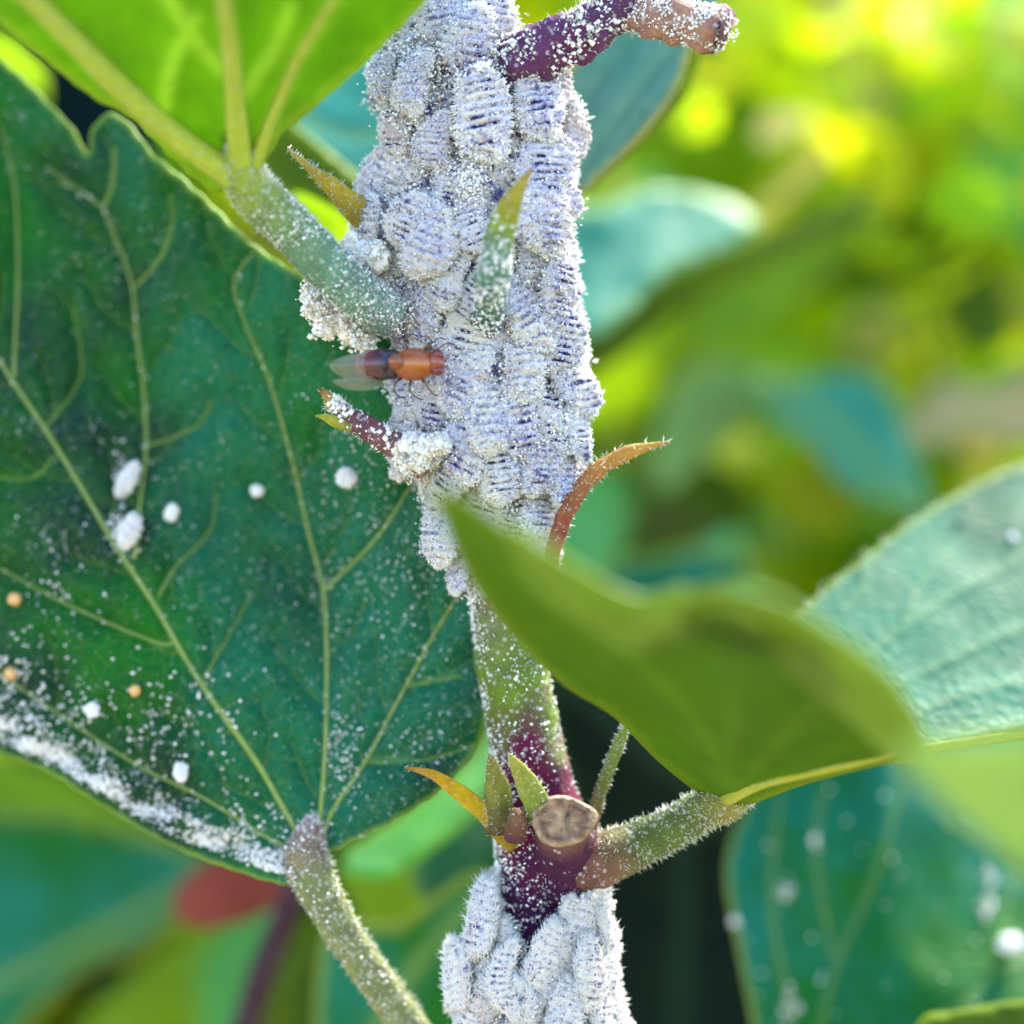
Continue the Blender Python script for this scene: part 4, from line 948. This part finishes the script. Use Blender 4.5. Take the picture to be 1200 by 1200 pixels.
for x, y, L, a, wh in ((690, 1072, 60, 75, 'just under the right petiole'), (668, 1076, 50, 66, 'touching the right side of the bare purple bark'), (590, 1106, 56, 95, 'touching the left side of the bare purple bark'), (575, 1115, 60, 80, 'below the tall smooth one at the left rim'),
        (730, 1185, 60, 90, 'at the right rim near the bottom edge'), (575, 1170, 55, 100, 'at the lower left near the bottom edge'), (630, 1160, 60, 80, 'straight below the bare purple bark'), (675, 1168, 55, 65, 'right of centre near the bottom edge')):
    bug(x, y, L, R_(a), 1, 'small slim mealybug '+wh, f_lo, -.03, slim=True, k=int(x), group='small mealybugs in the lower colony')

# tuft of wax hanging below the upper petiole
tf = thing('wax_tuft', P(385, 365, -.35)); tag(tf, 'cream wax tuft hanging under the upper petiole, left of the fly', 'wax tuft')
for (x, y, s) in ((368, 348, 13), (376, 364, 15), (382, 382, 13), (398, 376, 15), (412, 388, 15), (426, 398, 13), (408, 366, 14), (392, 356, 12)):
    lump('wax_lobe', x, y, -.32, s, M_cream, tf, seed=x, rough=.55)
b = np.array([tuple(P(x, y, -.34)) for x, y in rng.normal((0, 0), (1, 1), (900, 2))*6+np.array([(368, 348), (376, 366), (382, 382), (400, 374), (414, 388), (426, 398)])[rng.integers(0, 6, 900)]])
b[:, 1] += rng.normal(size=900)*.05; h = rng.normal(size=(900, 3)); G, FG = grains(b+h/np.linalg.norm(h, axis=1)[:, None]*.05, rng.uniform(.006, .02, 900))
tag(mesh_obj('wax_fluff', G, FG, M_cream, tf, smooth=False), kind='stuff')
def cotton(label, pts, s, n=5):
    o = thing('wax_tuft', P(*pts[0])); tag(o, label, 'wax tuft')
    for x, y, d in pts: lump('wax_lobe', x, y, d, s*random.uniform(.8, 1.2), M_cream, o, seed=x+y, rough=.6)
    c = np.array([tuple(P(*p)) for p in pts])[rng.integers(0, len(pts), 700)]; h = rng.normal(size=(700, 3)); h /= np.linalg.norm(h, axis=1)[:, None]
    G, FG = grains(c+h*s/200*rng.uniform(.7, 1.3, (700, 1)), rng.uniform(.005, .016, 700)); VS, FS = spikes(c+h*s/200*.9, h+rng.normal(size=h.shape)*.5, rng.uniform(.02, .05, 700), np.full(700, .005))
    tag(mesh_obj('wax_fluff', np.vstack([G, VS]), np.vstack([FG, FS+len(G)]), M_cream, o, smooth=False), kind='stuff')
cotton('cream wax tuft where the side twig leaves the colony, below the fly', [(470, 530, -.45), (482, 520, -.5), (498, 524, -.55), (515, 520, -.6), (476, 544, -.45), (492, 540, -.52)], 11)
cotton('wax tuft at the left rim next to the petiole end, above the fly', [(418, 290, -.3), (424, 306, -.35), (440, 300, -.4)], 15)

# ------------------------------------------------------------------ the fly
fly = thing('fly', P(480, 428, -.65)); tag(fly, 'small orange and dark purple fly with clear wings resting on the mealybugs', 'fly')
def ell(name, px, py, d, a, b_, c_, mat, colf, parent=fly, rot=0.0, nu=28, nv=22, pw=1.0):
    V = []; col = []
    for i in range(nu+1):
        u = i/nu; x = -math.cos(math.pi*u); pr = math.sin(math.pi*u)**pw
        for k in range(nv):
            t = 2*math.pi*k/nv; p = Vector((x*a, pr*math.cos(t)*b_, pr*math.sin(t)*c_))/200
            if name == 'abdomen': p.y *= 1+.05*math.cos(u*math.pi*12); p.z *= 1+.05*math.cos(u*math.pi*12)
            V.append(tuple(Matrix.Rotation(-rot, 3, 'Y') @ p+P(px, py, d))); col.append(colf(u, t))
    F = [(i*nv+k, i*nv+(k+1) % nv, (i+1)*nv+(k+1) % nv, (i+1)*nv+k) for i in range(nu) for k in range(nv)]
    return mesh_obj(name, V, F, mat, parent, col=np.array(col))
lerp = lambda a, b, t: tuple(x+(y-x)*max(0, min(1, t)) for x, y in zip(a, b))
ell('abdomen', 447, 427, -.63, 31, 17, 18, M_fly, lambda u, t: lerp((.17, .02, .01), (.014, .003, .016), (u-.1)*2.2), rot=.02, pw=.8)
ell('thorax', 485, 427, -.67, 23, 18, 18.5, M_fly, lambda u, t: lerp((.36, .10, .004), (.17, .025, .004), abs(math.sin(t*2))*.7), rot=0, pw=.75)
ell('scutellum', 464, 424, -.74, 9, 7, 9, M_fly, lambda u, t: (.18, .04, .006))
hd = ell('head', 511, 425, -.68, 9.5, 12, 15, M_fly, lambda u, t: (.22, .035, .01), rot=0, pw=.7)
for dy in (-9.5, 9): ell('eye', 513, 425+dy, -.71, 7, 6, 6, M_fly, lambda u, t: (.12, .008, .008), hd)
for dy in (-4, 4): tube('antenna', [(518, 425+dy, -.72), (524, 425+dy*1.4, -.73), (528, 423+dy*2.2, -.72)], [2, 1.4, .6], M_fly, hd, ns=6, sub=3, cols=[(0, (.2, .06, .03))])
for (x0, y0, x1, y1, x2, y2) in ((492, 440, 500, 452, 508, 462), (482, 442, 480, 456, 488, 466), (472, 442, 462, 452, 466, 464), (492, 414, 504, 404, 514, 396), (480, 412, 474, 400, 482, 392), (500, 416, 514, 408, 524, 402)):
    tube('leg', [(x0, y0, -.62), (x1, y1, -.70), (x2, y2, -.50), (x2+8*(1 if x2 > x1 else -1), y2+2, -.46)], [1.6, 1.1, .8, .6], M_fly, fly, ns=7, sub=4, cols=[(0, (.10, .03, .012)), (1, (.04, .02, .012))])
s_ = NT('fly_wing'); wm = s_.mixsh(.34, s_.n('ShaderNodeBsdfTransparent').outputs[0], s_.princ((.3, .28, .22), .25, .5)); M_wing = s_.done(wm)
M_wv = plain('wing_vein', (.22, .12, .06), .6)
def wing(pts, d0, gx, label):
    ol = catmull(pts, 6, True); cx, cy = ol.mean(0); V = [tuple(P(cx, cy, d0+gx*(cx-470)/100-.02))]
    for k in (.5, 1): V += [tuple(P(cx+(x-cx)*k, cy+(y-cy)*k, d0+gx*(x-470)/100-.02*(1-k))) for x, y in ol]
    n = len(ol); F = [(0, 1+i, 1+(i+1) % n) for i in range(n)]+[(1+i, 1+n+i, 1+n+(i+1) % n, 1+(i+1) % n) for i in range(n)]
    o = mesh_obj('wing', V, F, M_wing, fly); o['label'] = label
    tip = min(pts); root = max(pts)
    for s in (-.55, 0, .5):
        tube('wing_vein', [(root[0], root[1], d0+gx*(root[0]-470)/100-.012), ((tip[0]+root[0])/2, (tip[1]+root[1])/2+s*14, d0+gx*((tip[0]+root[0])/2-470)/100-.02), (tip[0]+6, tip[1]+s*9, d0+gx*(tip[0]-470)/100-.008)], [.9, .7, .4], M_wv, o, ns=5, sub=4)
wing([(386, 430), (394, 421), (420, 413), (448, 410), (474, 420), (468, 432), (430, 444), (402, 442)], -.60, .2, 'upper wing folded back over the abdomen')
wing([(390, 446), (410, 441), (440, 438), (470, 432), (474, 438), (455, 452), (425, 458), (402, 455)], -.58, .2, 'lower wing, fainter and further down')
